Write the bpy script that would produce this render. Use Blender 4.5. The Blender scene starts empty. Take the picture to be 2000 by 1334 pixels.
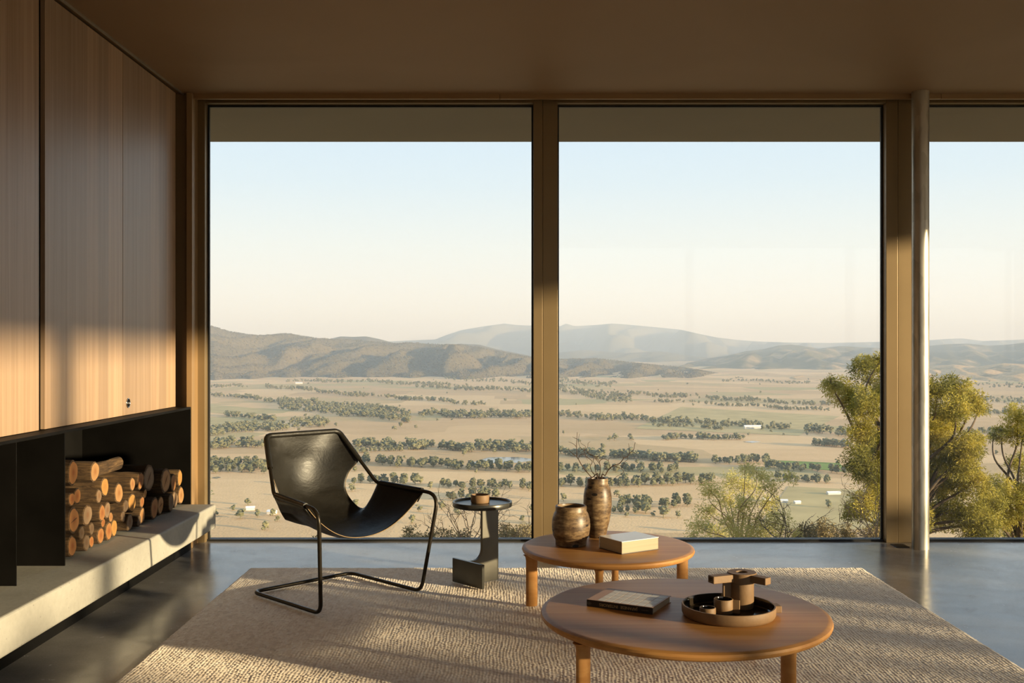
import bpy, math, random
import numpy as np
from mathutils import Vector, Matrix, noise as mnoise

random.seed(7)
RNG = np.random.default_rng(11)
scene = bpy.context.scene
COL = scene.collection

# ------------------------------------------------------------------ camera
FPX, CX, CY, EYE = 1960.0, 996.0, 680.0, 1.29
cam_d = bpy.data.cameras.new('camera')
cam = bpy.data.objects.new('camera', cam_d)
COL.objects.link(cam)
cam.location = (0, 0, EYE)
cam.rotation_euler = (math.pi / 2, 0, 0)
cam_d.sensor_fit = 'HORIZONTAL'
cam_d.sensor_width = 36
cam_d.lens = 36 * FPX / 2000
cam_d.shift_x = (1000 - CX) / 2000
cam_d.shift_y = -(667 - CY) / 2000
cam_d.clip_start = 0.05
cam_d.clip_end = 90000
scene.camera = cam

# ------------------------------------------------------------------ world, sun, exposure
world = bpy.data.worlds.new('world')
scene.world = world
world.use_nodes = True
wn, wl = world.node_tree.nodes, world.node_tree.links
wn.clear()
w_out = wn.new('ShaderNodeOutputWorld')
w_bg = wn.new('ShaderNodeBackground')
w_tc = wn.new('ShaderNodeTexCoord')
w_sep = wn.new('ShaderNodeSeparateXYZ')
w_ramp = wn.new('ShaderNodeValToRGB')
wl.new(w_tc.outputs['Generated'], w_sep.inputs[0])
wl.new(w_sep.outputs['Z'], w_ramp.inputs[0])
wl.new(w_ramp.outputs[0], w_bg.inputs[0])
wl.new(w_bg.outputs[0], w_out.inputs[0])
cr = w_ramp.color_ramp
cr.elements[0].position = 0.0
cr.elements[0].color = (0.90, 0.82, 0.69, 1)
cr.elements[1].position = 0.05
cr.elements[1].color = (0.855, 0.825, 0.755, 1)
for p, c in ((0.10, (0.765, 0.80, 0.785)), (0.16, (0.63, 0.735, 0.815)), (0.22, (0.56, 0.695, 0.83)), (0.6, (0.40, 0.56, 0.78)), (1.0, (0.28, 0.44, 0.70))):
    e = cr.elements.new(p)
    e.color = (*c, 1)
w_bg.inputs[1].default_value = 1.22

SUN_DIR = Vector((-1, 0.53, -0.143)).normalized()
sun_d = bpy.data.lights.new('sun', 'SUN')
sun = bpy.data.objects.new('sun', sun_d)
COL.objects.link(sun)
sun.rotation_euler = SUN_DIR.to_track_quat('-Z', 'Y').to_euler()
sun.location = (40, -20, 10)
sun_d.energy = 9.0
sun_d.color = (1.0, 0.79, 0.49)
sun_d.angle = math.radians(1.1)

scene.view_settings.view_transform = 'Standard'
scene.view_settings.look = 'None'
scene.view_settings.exposure = 0.12
scene.view_settings.gamma = 1.0
scene.view_settings.use_curve_mapping = False
try:
    scene.cycles.use_denoising = True
    scene.cycles.max_bounces = 10
    scene.cycles.diffuse_bounces = 6
    scene.cycles.transparent_max_bounces = 24
    scene.cycles.sample_clamp_indirect = 6
except Exception:
    pass

# ------------------------------------------------------------------ helpers
def G(px, py, z=0.0):
    """point on the horizontal plane z seen at a photo pixel"""
    Y = FPX * (EYE - z) / (py - CY)
    return Vector(((px - CX) * Y / FPX, Y, z))

def AT(px, py, Y):
    """point at depth Y seen at a photo pixel"""
    return Vector(((px - CX) * Y / FPX, Y, EYE - (py - CY) * Y / FPX))

def tag(o, label=None, cat=None, group=None, kind=None):
    if label: o['label'] = label
    if cat: o['category'] = cat
    if group: o['group'] = group
    if kind: o['kind'] = kind
    return o

def empty(name, loc=(0, 0, 0), rz=0.0):
    o = bpy.data.objects.new(name, None)
    o.empty_display_size = 0.1
    COL.objects.link(o)
    o.location = loc
    o.rotation_euler = (0, 0, rz)
    return o

class MB:
    def __init__(s):
        s.v, s.f = [], []
    def box(s, x0, x1, y0, y1, z0, z1):
        n = len(s.v)
        s.v += [(x0, y0, z0), (x1, y0, z0), (x1, y1, z0), (x0, y1, z0), (x0, y0, z1), (x1, y0, z1), (x1, y1, z1), (x0, y1, z1)]
        s.f += [tuple(n + i for i in q) for q in ((0, 3, 2, 1), (4, 5, 6, 7), (0, 1, 5, 4), (1, 2, 6, 5), (2, 3, 7, 6), (3, 0, 4, 7))]
        return s
    def prism(s, pts, z0, z1):
        n, k = len(s.v), len(pts)
        s.v += [(x, y, z0) for x, y in pts] + [(x, y, z1) for x, y in pts]
        s.f += [tuple(n + i for i in reversed(range(k))), tuple(n + k + i for i in range(k))]
        s.f += [(n + i, n + (i + 1) % k, n + k + (i + 1) % k, n + k + i) for i in range(k)]
        return s
    def extrude(s, pts, vec):
        """closed outline of 3D points extruded along vec"""
        n, k = len(s.v), len(pts)
        v = Vector(vec)
        s.v += [tuple(p) for p in pts] + [tuple(Vector(p) + v) for p in pts]
        s.f += [tuple(n + i for i in range(k)), tuple(n + k + i for i in reversed(range(k)))]
        s.f += [(n + (i + 1) % k, n + i, n + k + i, n + k + (i + 1) % k) for i in range(k)]
        return s
    def lathe(s, prof, seg=48, c=(0, 0, 0), sx=1.0, sy=1.0, rot=0.0):
        """profile [(r,z)] revolved about z; r==0 points close the shape"""
        n = len(s.v)
        rings = []
        for r, z in prof:
            if r < 1e-6:
                s.v.append((c[0], c[1], c[2] + z)); rings.append([len(s.v) - 1])
            else:
                ring = []
                for i in range(seg):
                    a = 2 * math.pi * i / seg
                    x, y = r * sx * math.cos(a), r * sy * math.sin(a)
                    s.v.append((c[0] + x * math.cos(rot) - y * math.sin(rot), c[1] + x * math.sin(rot) + y * math.cos(rot), c[2] + z))
                    ring.append(len(s.v) - 1)
                rings.append(ring)
        for a, b in zip(rings, rings[1:]):
            if len(a) == 1 and len(b) == 1: continue
            for i in range(seg):
                j = (i + 1) % seg
                if len(a) == 1: s.f.append((a[0], b[j], b[i]))
                elif len(b) == 1: s.f.append((a[i], a[j], b[0]))
                else: s.f.append((a[i], a[j], b[j], b[i]))
        return s
    def tube(s, pts, rad, seg=10, closed=False, cap=True):
        pts = [Vector(p) for p in pts]
        k = len(pts)
        if not hasattr(rad, '__len__'): rad = [rad] * k
        n = len(s.v)
        up = None
        for i, p in enumerate(pts):
            if closed: t = pts[(i + 1) % k] - pts[i - 1]
            else: t = pts[min(i + 1, k - 1)] - pts[max(i - 1, 0)]
            if t.length < 1e-9: t = Vector((0, 0, 1))
            t.normalize()
            if up is None:
                up = Vector((0, 0, 1)) if abs(t.z) < 0.9 else Vector((1, 0, 0))
            up = (up - t * up.dot(t))
            if up.length < 1e-6: up = t.orthogonal()
            up.normalize()
            b = t.cross(up)
            for j in range(seg):
                a = 2 * math.pi * j / seg
                q = p + (up * math.cos(a) + b * math.sin(a)) * rad[i]
                s.v.append(tuple(q))
        last = k if closed else k - 1
        for i in range(last):
            i2 = (i + 1) % k
            for j in range(seg):
                j2 = (j + 1) % seg
                s.f.append((n + i * seg + j, n + i * seg + j2, n + i2 * seg + j2, n + i2 * seg + j))
        if cap and not closed:
            s.f.append(tuple(n + j for j in reversed(range(seg))))
            s.f.append(tuple(n + (k - 1) * seg + j for j in range(seg)))
        return s
    def build(s, name, mat, parent=None, smooth=None, bevel=0.0, world=True, bseg=2):
        """vertices are in world space (world=True: an unrotated parent's place is taken off) or local to the parent"""
        off = Vector(parent.location) if (parent is not None and world) else Vector((0, 0, 0))
        if parent is not None and world and parent.parent is not None:
            off = off + parent.parent.location
        me = bpy.data.meshes.new(name)
        me.from_pydata([tuple(Vector(v) - off) for v in s.v], [], s.f)
        me.update()
        o = bpy.data.objects.new(name, me)
        COL.objects.link(o)
        me.materials.append(mat)
        if smooth is not None:
            me.polygons.foreach_set('use_smooth', [True] * len(me.polygons))
            if smooth < 179: me.set_sharp_from_angle(angle=math.radians(smooth))
        if bevel:
            m = o.modifiers.new('bevel', 'BEVEL')
            m.width = bevel; m.segments = bseg; m.limit_method = 'ANGLE'; m.harden_normals = False
        if parent is not None: o.parent = parent
        return o

def np_mesh(name, verts, quads, mat, smooth=True, tris=False):
    verts = np.asarray(verts, dtype=np.float32); quads = np.asarray(quads, dtype=np.int32)
    k = quads.shape[1]
    me = bpy.data.meshes.new(name)
    me.vertices.add(len(verts)); me.vertices.foreach_set('co', verts.ravel())
    me.loops.add(quads.size); me.loops.foreach_set('vertex_index', quads.ravel())
    me.polygons.add(len(quads))
    me.polygons.foreach_set('loop_start', np.arange(0, quads.size, k, dtype=np.int32))
    me.polygons.foreach_set('use_smooth', np.full(len(quads), smooth))
    me.update(calc_edges=True)
    me.validate()
    me.materials.append(mat)
    return me

def obj(name, me, parent=None):
    o = bpy.data.objects.new(name, me)
    COL.objects.link(o)
    if parent is not None: o.parent = parent
    return o

def spline(pts, n):
    """Catmull-Rom through 3D points, n samples a span"""
    P = [Vector(p) for p in pts]
    out = []
    for i in range(len(P) - 1):
        p0, p1, p2, p3 = P[max(i - 1, 0)], P[i], P[i + 1], P[min(i + 2, len(P) - 1)]
        for k in range(n):
            t = k / n
            out.append(0.5 * ((2 * p1) + (p2 - p0) * t + (2 * p0 - 5 * p1 + 4 * p2 - p3) * t * t + (3 * p1 - p0 - 3 * p2 + p3) * t ** 3))
    out.append(P[-1])
    return out

def fillet_path(pts, radii, n=7, closed=False):
    """polyline with rounded corners"""
    P = [Vector(p) for p in pts]
    k = len(P); out = []
    for i, p in enumerate(P):
        if not closed and i in (0, k - 1):
            out.append(p); continue
        a, b = P[i - 1] - p, P[(i + 1) % k] - p
        r = radii[i] if hasattr(radii, '__len__') else radii
        d = min(r, a.length * 0.48, b.length * 0.48)
        s, e = p + a.normalized() * d, p + b.normalized() * d
        for j in range(n + 1):
            t = j / n
            out.append(s * (1 - t) ** 2 + p * 2 * t * (1 - t) + e * t * t)
    return out

# ------------------------------------------------------------------ materials
class NT:
    def __init__(s, name):
        s.m = bpy.data.materials.new(name); s.m.use_nodes = True
        s.n, s.l = s.m.node_tree.nodes, s.m.node_tree.links
        s.b = s.n['Principled BSDF']; s.out = s.n['Material Output']
        s.tc = s.n.new('ShaderNodeTexCoord')
    def new(s, t, **kw):
        x = s.n.new('ShaderNode' + t)
        for k, v in kw.items(): setattr(x, k, v)
        return x
    def map(s, scale=(1, 1, 1), src='Object'):
        m = s.new('Mapping'); m.inputs['Scale'].default_value = scale
        s.l.new(s.tc.outputs[src], m.inputs[0]); return m.outputs[0]
    def noise(s, vec, scale, detail=4, rough=0.55, dist=0.0):
        x = s.new('TexNoise'); x.inputs['Scale'].default_value = scale; x.inputs['Detail'].default_value = detail
        x.inputs['Roughness'].default_value = rough; x.inputs['Distortion'].default_value = dist
        s.l.new(vec, x.inputs['Vector']); return x.outputs['Fac']
    def ramp(s, fac, stops):
        r = s.new('ValToRGB'); c = r.color_ramp
        while len(c.elements) < len(stops): c.elements.new(0.5)
        for e, (p, col) in zip(c.elements, stops):
            e.position = p; e.color = (*col, 1) if len(col) == 3 else col
        s.l.new(fac, r.inputs[0]); return r.outputs[0]
    def mix(s, fac, a, b, mode='MIX'):
        x = s.new('Mix', data_type='RGBA', blend_type=mode)
        if isinstance(fac, (int, float)): x.inputs[0].default_value = fac
        else: s.l.new(fac, x.inputs[0])
        for i, q in ((6, a), (7, b)):
            if isinstance(q, (tuple, list)): x.inputs[i].default_value = (*q[:3], 1)
            else: s.l.new(q, x.inputs[i])
        return x.outputs[2]
    def math(s, op, a, b=None):
        x = s.new('Math', operation=op)
        for i, q in ((0, a), (1, b)):
            if q is None: continue
            if isinstance(q, (int, float)): x.inputs[i].default_value = q
            else: s.l.new(q, x.inputs[i])
        return x.outputs[0]
    def bump(s, h, strength, dist=0.01):
        x = s.new('Bump'); x.inputs['Strength'].default_value = strength; x.inputs['Distance'].default_value = dist
        s.l.new(h, x.inputs['Height']); s.l.new(x.outputs[0], s.b.inputs['Normal'])
    def set(s, **kw):
        for k, v in kw.items():
            i = s.b.inputs[k.replace('_', ' ')]
            if isinstance(v, (tuple, list)): i.default_value = (*v[:3], 1)
            elif isinstance(v, (int, float)): i.default_value = v
            else: s.l.new(v, i)
        return s

def plain(name, c, rough=0.5, metal=0.0, var=0.12, scale=6.0, bump=0.0, stretch=(1, 1, 1), spec=0.5):
    t = NT(name)
    n = t.noise(t.map(stretch), scale, 5)
    lo = tuple(max(0, x * (1 - var)) for x in c); hi = tuple(min(1, x * (1 + var)) for x in c)
    t.set(Base_Color=t.ramp(n, [(0.3, lo), (0.7, hi)]), Roughness=rough, Metallic=metal)
    t.b.inputs['Specular IOR Level'].default_value = spec
    if bump: t.bump(t.noise(t.map(stretch), scale * 6, 3), bump, 0.004)
    return t.m

def mat_wood(name, dark, light, axis='z', scale=1.0, rough=0.42, strips=0.0, strip_axis='Y', bump=0.06, spec=0.5):
    t = NT(name)
    st = {'z': (38, 38, 0.55), 'y': (38, 0.55, 38), 'x': (0.7, 34, 34)}[axis]
    v = t.map(tuple(q * scale for q in st))
    n = t.noise(v, 1.0, 5, 0.6, 0.35)
    v2 = t.map(tuple(q * scale * 4 for q in st))
    n2 = t.noise(v2, 1.0, 3, 0.6)
    f = t.math('ADD', t.math('MULTIPLY', n, 0.7), t.math('MULTIPLY', n2, 0.3))
    col = t.ramp(f, [(0.32, dark), (0.68, light)])
    if strips:
        sep = t.new('SeparateXYZ'); t.l.new(t.tc.outputs['Object'], sep.inputs[0])
        fl = t.math('FLOOR', t.math('MULTIPLY', sep.outputs[strip_axis], 1 / strips))
        wn_ = t.new('TexWhiteNoise', noise_dimensions='1D'); t.l.new(fl, wn_.inputs['W'])
        k = t.ramp(wn_.outputs['Value'], [(0.0, (0.80, 0.80, 0.80)), (1.0, (1.12, 1.10, 1.08))])
        col = t.mix(1.0, col, k, 'MULTIPLY')
    t.set(Base_Color=col, Roughness=rough)
    t.b.inputs['Specular IOR Level'].default_value = spec
    t.bump(n2, bump, 0.002)
    return t.m

M = {}
M['cabinet'] = mat_wood('cabinet_veneer', (0.33, 0.213, 0.132), (0.49, 0.342, 0.228), 'z', 1.0, 0.36, strips=0.135)
M['table_wood'] = mat_wood('table_timber', (0.42, 0.185, 0.050), (0.58, 0.30, 0.098), 'x', 0.55, 0.46, strips=0.0, spec=0.28)
M['black_steel'] = plain('black_steel', (0.0045, 0.004, 0.0035), 0.55, 0.0, 0.4, 3.0, spec=0.06)
M['soot_steel'] = plain('soot_steel', (0.0055, 0.005, 0.0045), 0.7, 0.0, 0.4, 3.0, spec=0.1)
M['tube_steel'] = plain('tube_steel', (0.030, 0.024, 0.017), 0.38, 0.7, 0.2, 12.0)
M['stem_steel_lit'] = plain('stem_steel_lit', (0.15, 0.14, 0.112), 0.42, 0.25, 0.15, 7.0)  # paler than the table's other steel: sunlit look put into the stem colour
M['table_steel'] = plain('table_steel', (0.055, 0.053, 0.046), 0.33, 0.45, 0.25, 7.0)
M['bronze'] = plain('bronze_frame', (0.25, 0.175, 0.088), 0.42, 0.35, 0.06, 2.0)
M['trim'] = plain('tan_trim', (0.30, 0.185, 0.085), 0.55, 0.1, 0.06, 2.0)
M['gasket'] = plain('black_gasket', (0.012, 0.012, 0.012), 0.5, 0.0, 0.1, 5.0)
M['alu'] = plain('pale_metal_line', (0.45, 0.40, 0.32), 0.4, 0.8, 0.1, 5.0)
M['chrome'] = plain('chrome', (0.75, 0.72, 0.68), 0.12, 1.0, 0.02, 5.0)

t = NT('polished_concrete')
v = t.map()
n1 = t.noise(v, 0.9, 6, 0.6, 0.6); n2 = t.noise(v, 7.0, 5, 0.65); n3 = t.noise(v, 120.0, 2)
f = t.math('ADD', t.math('MULTIPLY', n1, 0.6), t.math('MULTIPLY', n2, 0.4))
col = t.ramp(f, [(0.30, (0.20, 0.185, 0.165)), (0.52, (0.29, 0.272, 0.25)), (0.72, (0.37, 0.35, 0.325))])
col = t.mix(0.12, col, t.ramp(n3, [(0.35, (0.05, 0.05, 0.05)), (0.65, (0.35, 0.34, 0.32))]))
t.set(Base_Color=col, Roughness=t.ramp(n2, [(0.3, (0.16,) * 3), (0.75, (0.30,) * 3)]))
t.b.inputs['Specular IOR Level'].default_value = 0.65
t.bump(n1, 0.05, 0.01)
M['floor'] = t.m

t = NT('board_marked_concrete')
v = t.map()
n1 = t.noise(v, 2.2, 6, 0.6); n2 = t.noise(v, 45.0, 3)
vo = t.new('TexVoronoi'); vo.inputs['Scale'].default_value = 26; t.l.new(v, vo.inputs['Vector'])
pit = t.ramp(vo.outputs['Distance'], [(0.06, (0, 0, 0)), (0.11, (1, 1, 1))])
col = t.ramp(n1, [(0.3, (0.31, 0.295, 0.255)), (0.7, (0.44, 0.42, 0.365))])
col = t.mix(0.10, col, t.ramp(n2, [(0.3, (0.2, 0.19, 0.17)), (0.7, (0.6, 0.58, 0.52))]))
col = t.mix(0.35, col, t.mix(1.0, col, pit, 'MULTIPLY'))
t.set(Base_Color=col, Roughness=0.72)
t.bump(n2, 0.15, 0.004)
M['concrete'] = t.m

t = NT('ceiling_plaster')
n1 = t.noise(t.map(), 0.6, 3, 0.5, 1.2)
t.set(Base_Color=t.ramp(n1, [(0.3, (0.29, 0.175, 0.085)), (0.7, (0.33, 0.205, 0.105))]), Roughness=0.62)
M['ceiling'] = t.m
M['soffit'] = plain('soffit_board', (0.21, 0.165, 0.11), 0.7, 0, 0.05, 1.5)
M['wall'] = plain('wall_plaster', (0.74, 0.67, 0.56), 0.8, 0, 0.05, 2.0)

t = NT('rug_wool')
v = t.map((1, 0.35, 1))
n1 = t.noise(t.map((1, 0.5, 1)), 95.0, 4, 0.75); n2 = t.noise(t.map(), 3.0, 4); n3 = t.noise(t.map((0.4, 1, 1)), 100.0, 4, 0.75)
col = t.ramp(n1, [(0.38, (0.44, 0.32, 0.225)), (0.5, (0.82, 0.68, 0.54)), (0.62, (0.97, 0.90, 0.79))])
col = t.mix(0.45, col, t.ramp(n3, [(0.40, (0.46, 0.34, 0.24)), (0.60, (0.96, 0.87, 0.75))]))
vy = t.new('TexVoronoi'); vy.inputs['Scale'].default_value = 1.0; t.l.new(t.map((68, 34, 1)), vy.inputs['Vector'])
yr = t.new('SeparateColor'); t.l.new(vy.outputs['Color'], yr.inputs[0])
col = t.mix(0.50, col, t.ramp(yr.outputs[0], [(0.0, (0.44, 0.32, 0.225)), (0.3, (0.70, 0.56, 0.43)), (0.7, (0.90, 0.79, 0.66)), (1.0, (0.98, 0.93, 0.85))]))
col = t.mix(t.math('MULTIPLY', n2, 0.15), col, (0.70, 0.57, 0.44))
t.set(Base_Color=col, Roughness=0.95)
t.b.inputs['Specular IOR Level'].default_value = 0.1
t.b.inputs['Sheen Weight'].default_value = 1.0; t.b.inputs['Sheen Roughness'].default_value = 0.45; t.b.inputs['Sheen Tint'].default_value = (0.95, 0.84, 0.70, 1)
M['rug'] = t.m

t = NT('black_leather')
n1 = t.noise(t.map(), 90.0, 4, 0.6); n2 = t.noise(t.map(), 4.0, 4)
n4 = t.noise(t.map((1, 1, 1.6)), 7.0, 5, 0.6, 0.4)
t.set(Base_Color=t.ramp(n2, [(0.3, (0.0055, 0.0048, 0.0036)), (0.75, (0.013, 0.011, 0.0075))]), Roughness=t.ramp(n4, [(0.3, (0.36,) * 3), (0.7, (0.58,) * 3)]))
t.bump(t.math('ADD', t.math('MULTIPLY', n1, 0.12), n4), 0.30, 0.012)
M['leather'] = t.m
M['leather_edge'] = plain('raw_leather_edge', (0.30, 0.20, 0.10), 0.7, 0, 0.15, 30)

t = NT('travertine')
w = t.math('ADD', t.math('MULTIPLY', t.noise(t.map((1, 1, 5)), 6.0, 8, 0.75, 0.25), 0.62), t.math('MULTIPLY', t.noise(t.map((1, 1, 1.8)), 30.0, 5, 0.7), 0.38))
col = t.ramp(w, [(0.36, (0.030, 0.017, 0.009)), (0.47, (0.095, 0.056, 0.028)), (0.545, (0.20, 0.13, 0.065)), (0.64, (0.36, 0.26, 0.145))])
vo = t.new('TexVoronoi'); vo.inputs['Scale'].default_value = 20; t.l.new(t.map((1, 1, 2.2)), vo.inputs['Vector'])
big = t.noise(t.map((1, 1, 2.5)), 9.0, 2)
thr = t.ramp(big, [(0.46, (0.04,) * 3), (0.62, (0.36,) * 3)])
hole = t.math('LESS_THAN', vo.outputs['Distance'], thr)
col = t.mix(hole, col, (0.012, 0.008, 0.005))
t.set(Base_Color=col, Roughness=0.42)
t.bump(t.math('MULTIPLY', hole, -1.0), 0.8, 0.004)
M['travertine'] = t.m
M['pot_inside'] = plain('pot_inside', (0.17, 0.11, 0.055), 0.7)
M['clay'] = plain('stoneware', (0.215, 0.125, 0.058), 0.62, 0, 0.12, 14, bump=0.15)
M['glaze'] = plain('dark_glaze', (0.022, 0.016, 0.011), 0.10, 0, 0.3, 6)
M['twig'] = plain('twig_bark', (0.050, 0.026, 0.014), 0.8, 0, 0.3, 40)
M['branch'] = plain('branch_bark', (0.12, 0.085, 0.055), 0.85, 0, 0.35, 12, bump=0.3)
M['pale_branch'] = plain('pale_branch_bark', (0.33, 0.24, 0.15), 0.85, 0, 0.3, 12)
M['paper_white'] = plain('white_cover', (0.78, 0.77, 0.75), 0.28, 0, 0.02, 5)
M['pages'] = plain('page_block', (0.42, 0.35, 0.245), 0.85, 0, 0.14, 1.0, stretch=(0.5, 0.5, 260))
M['cover_tan'] = plain('tan_cover', (0.40, 0.205, 0.085), 0.5, 0, 0.05, 20)
M['cover_black'] = plain('black_spine', (0.012, 0.011, 0.012), 0.45, 0, 0.1, 10)
M['print_square'] = plain('printed_square', (0.62, 0.57, 0.50), 0.5, 0, 0.05, 10)
M['gold_print'] = plain('gold_print', (0.42, 0.29, 0.13), 0.5, 0, 0.05, 10)
M['faint_print'] = plain('faint_print', (0.10, 0.085, 0.065), 0.5, 0, 0.05, 10)

t = NT('galvanised_steel')
vo = t.new('TexVoronoi'); vo.inputs['Scale'].default_value = 26; t.l.new(t.map((1, 1, 0.35)), vo.inputs['Vector'])
n2 = t.noise(t.map((1, 1, 0.2)), 14, 5)
col = t.mix(0.5, t.ramp(n2, [(0.3, (0.36, 0.33, 0.27)), (0.7, (0.62, 0.58, 0.49))]), t.ramp(vo.outputs['Color'], [(0.2, (0.42, 0.39, 0.32)), (0.8, (0.62, 0.58, 0.50))]))
t.set(Base_Color=col, Metallic=0.85, Roughness=t.ramp(n2, [(0.3, (0.30,) * 3), (0.7, (0.48,) * 3)]))
t.bump(n2, 0.12, 0.003)
M['galv'] = t.m

t = NT('log_bark')
n1 = t.noise(t.map((2, 12, 12)), 4.0, 6, 0.7, 0.4); 
t.set(Base_Color=t.ramp(n1, [(0.32, (0.028, 0.015, 0.007)), (0.52, (0.105, 0.058, 0.024)), (0.72, (0.24, 0.14, 0.058))]), Roughness=0.9)
t.bump(n1, 0.9, 0.02)
M['bark'] = t.m

def mat_end(name, core, ring, rim):
    """rings about the local x axis of the log"""
    t = NT(name)
    m = t.new('Mapping'); m.inputs['Scale'].default_value = (0.0, 1, 1)
    t.l.new(t.tc.outputs['Object'], m.inputs[0])
    ln = t.new('VectorMath', operation='LENGTH'); t.l.new(m.outputs[0], ln.inputs[0])
    nz = t.noise(t.map(), 26.0, 4)
    d = t.math('ADD', t.math('MULTIPLY', ln.outputs['Value'], 16.0), t.math('MULTIPLY', t.math('SUBTRACT', nz, 0.5), 0.30))
    col = t.ramp(d, [(0.10, core), (0.42, ring), (0.80, tuple(x * 1.12 for x in ring)), (1.0, rim)])
    sn = t.math('SINE', t.math('MULTIPLY', d, 75.0))
    k = t.ramp(t.math('ADD', t.math('MULTIPLY', sn, 0.5), 0.5), [(0.0, (0.68, 0.64, 0.60)), (1.0, (1.08, 1.08, 1.08))])
    t.set(Base_Color=t.mix(1.0, col, k, 'MULTIPLY'), Roughness=0.85)
    t.bump(nz, 0.25, 0.005)
    return t.m
M['end_orange'] = mat_end('cut_end_orange', (0.26, 0.085, 0.018), (0.33, 0.145, 0.042), (0.26, 0.12, 0.04))
M['end_pale'] = mat_end('cut_end_pale', (0.30, 0.13, 0.040), (0.38, 0.205, 0.080), (0.30, 0.165, 0.07))
M['end_yellow'] = mat_end('cut_end_yellow', (0.38, 0.185, 0.045), (0.42, 0.215, 0.055), (0.30, 0.14, 0.04))
M['end_grey'] = mat_end('cut_end_grey', (0.20, 0.10, 0.045), (0.23, 0.15, 0.085), (0.19, 0.125, 0.075))
M['end_dark'] = mat_end('cut_end_dark', (0.10, 0.055, 0.025), (0.13, 0.085, 0.048), (0.09, 0.058, 0.034))
M['crack'] = plain('log_crack', (0.03, 0.018, 0.010), 0.95)

# window glass: clear pane with a mild mirror reflection growing at grazing angles
t = NT('window_glass')
t.n.remove(t.b)
fr = t.new('Fresnel'); fr.inputs['IOR'].default_value = 1.30
tr = t.new('BsdfTransparent'); tr.inputs[0].default_value = (0.97, 0.98, 0.97, 1)
gl = t.new('BsdfGlossy'); gl.inputs['Roughness'].default_value = 0.0
mx = t.new('MixShader')
t.l.new(fr.outputs[0], mx.inputs[0]); t.l.new(tr.outputs[0], mx.inputs[1]); t.l.new(gl.outputs[0], mx.inputs[2])
t.l.new(mx.outputs[0], t.out.inputs[0])
M['glass'] = t.m

# ================================================================== THE ROOM
X_L, X_R, Y_B = -2.75, 8.12, -2.6
Y_GL, Y_FR = 6.743, 6.654
Z_C = 2.94

o = MB().box(X_L - 0.2, X_R + 0.06, Y_B - 0.2, 6.80, -0.30, 0.0).build('floor', M['floor']); tag(o, 'polished grey concrete floor with soft window reflections', kind='structure')
o = MB().box(X_L - 0.2, X_R, Y_B - 0.2, 6.52, Z_C, 3.12).build('ceiling', M['ceiling']); tag(o, 'flat brown ceiling running to the window wall', kind='structure')
mb = MB().box(X_L - 0.4, 9.47, Y_B - 1.2, 8.10, 3.12, 3.40)
o = mb.build('roof', M['soffit']); tag(o, 'flat roof slab over the room', kind='structure')
mb = MB().box(X_L - 0.4, 9.47, 6.77, 8.10, 2.955, 3.119)
o = mb.build('roof_soffit', M['soffit']); tag(o, 'dull olive brown soffit of the eave outside the windows', kind='structure')
mb = MB().box(X_R + 0.04, 9.47, Y_B - 1.2, 6.768, 2.955, 3.119)
o = mb.build('roof_soffit', M['soffit']); tag(o, 'soffit of the side eave on the sunny side', kind='structure')
o = MB().box(X_L - 0.2, X_L, Y_B - 0.2, 6.80, 0.0, 3.12).build('wall_left', M['wall']); tag(o, 'plain wall behind the timber cabinets', kind='structure')
o = MB().box(X_L, -2.138, Y_B, 1.5, 0.0, Z_C).build('wall_left_front', M['wall']); tag(o, 'plain wall beside the hearth', kind='structure')
o = MB().box(X_L, 0.3, Y_B - 0.2, Y_B, 0.0, Z_C).build('wall_back', M['wall']); tag(o, 'plain wall behind the viewer', kind='structure')
o = MB().box(X_L, -2.070, 6.52, 6.76, 0.0, 3.119).build('wall_window', M['trim']); tag(o, 'narrow tan wall return between cabinet and window', kind='structure')

# trims
tr_root = empty('trim_1', (0, 6.51, 2.907)); tag(tr_root, 'thin brown head trim running above the windows', kind='structure')
for a, b in ((-2.085, -0.068), (-0.064, 2.795), (2.799, 8.1)):
    MB().box(a, b, 6.507, 6.53, 2.907, 2.985).build('trim_board', M['trim'], tr_root)
o = MB().box(-2.086, -2.050, 6.47, 6.52, 0.0, 2.938).build('trim_2', M['trim'], bevel=0.002); tag(o, 'pale tan vertical cover strip at the left window jamb', kind='structure')
o = MB().box(-2.122, -2.112, 1.5, 6.50, 2.930, 2.940).build('trim_3', M['alu']); tag(o, 'thin metal line where cabinets meet the ceiling', kind='structure')

def window_bay(n, x0, x1, jl, jr, label):
    r = empty('window_%d' % n, ((x0 + x1) / 2, Y_FR, 0)); tag(r, label, kind='structure')
    MB().box(x0 + 0.0008, x0 + jl, Y_FR, 6.768, 0.0, 2.95).build('jamb', M['bronze'], r, bevel=0.002)
    MB().box(x1 - jr, x1 - 0.0008, Y_FR, 6.768, 0.0, 2.95).build('jamb', M['bronze'], r, bevel=0.002)
    MB().box(x0 + jl, x1 - jr, Y_FR + 0.002, 6.768, 2.916, 3.118).build('head', M['bronze'], r, bevel=0.002)
    a, b = x0 + jl, x1 - jr
    g = MB().box(a, b, 6.70, 6.766, 0.0, 0.014)
    g.build('sill_gasket', M['gasket'], r)
    g = MB().box(a, a + 0.012, 6.715, 6.735, 0.014, 2.916)
    g.build('side_gasket', M['gasket'], r)
    g = MB().box(b - 0.012, b, 6.715, 6.735, 0.014, 2.916)
    g.build('side_gasket', M['gasket'], r)
    g = MB().box(a + 0.012, b - 0.012, 6.715, 6.735, 2.902, 2.916)
    g.build('head_gasket', M['gasket'], r)
    MB().box(a + 0.002, b - 0.002, 6.738, 6.746, 0.014, 2.914).build('pane', M['glass'], r)
    return r
window_bay(1, -2.098, 0.217, 0.075, 0.061, 'tall fixed window behind the leather chair')
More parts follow.
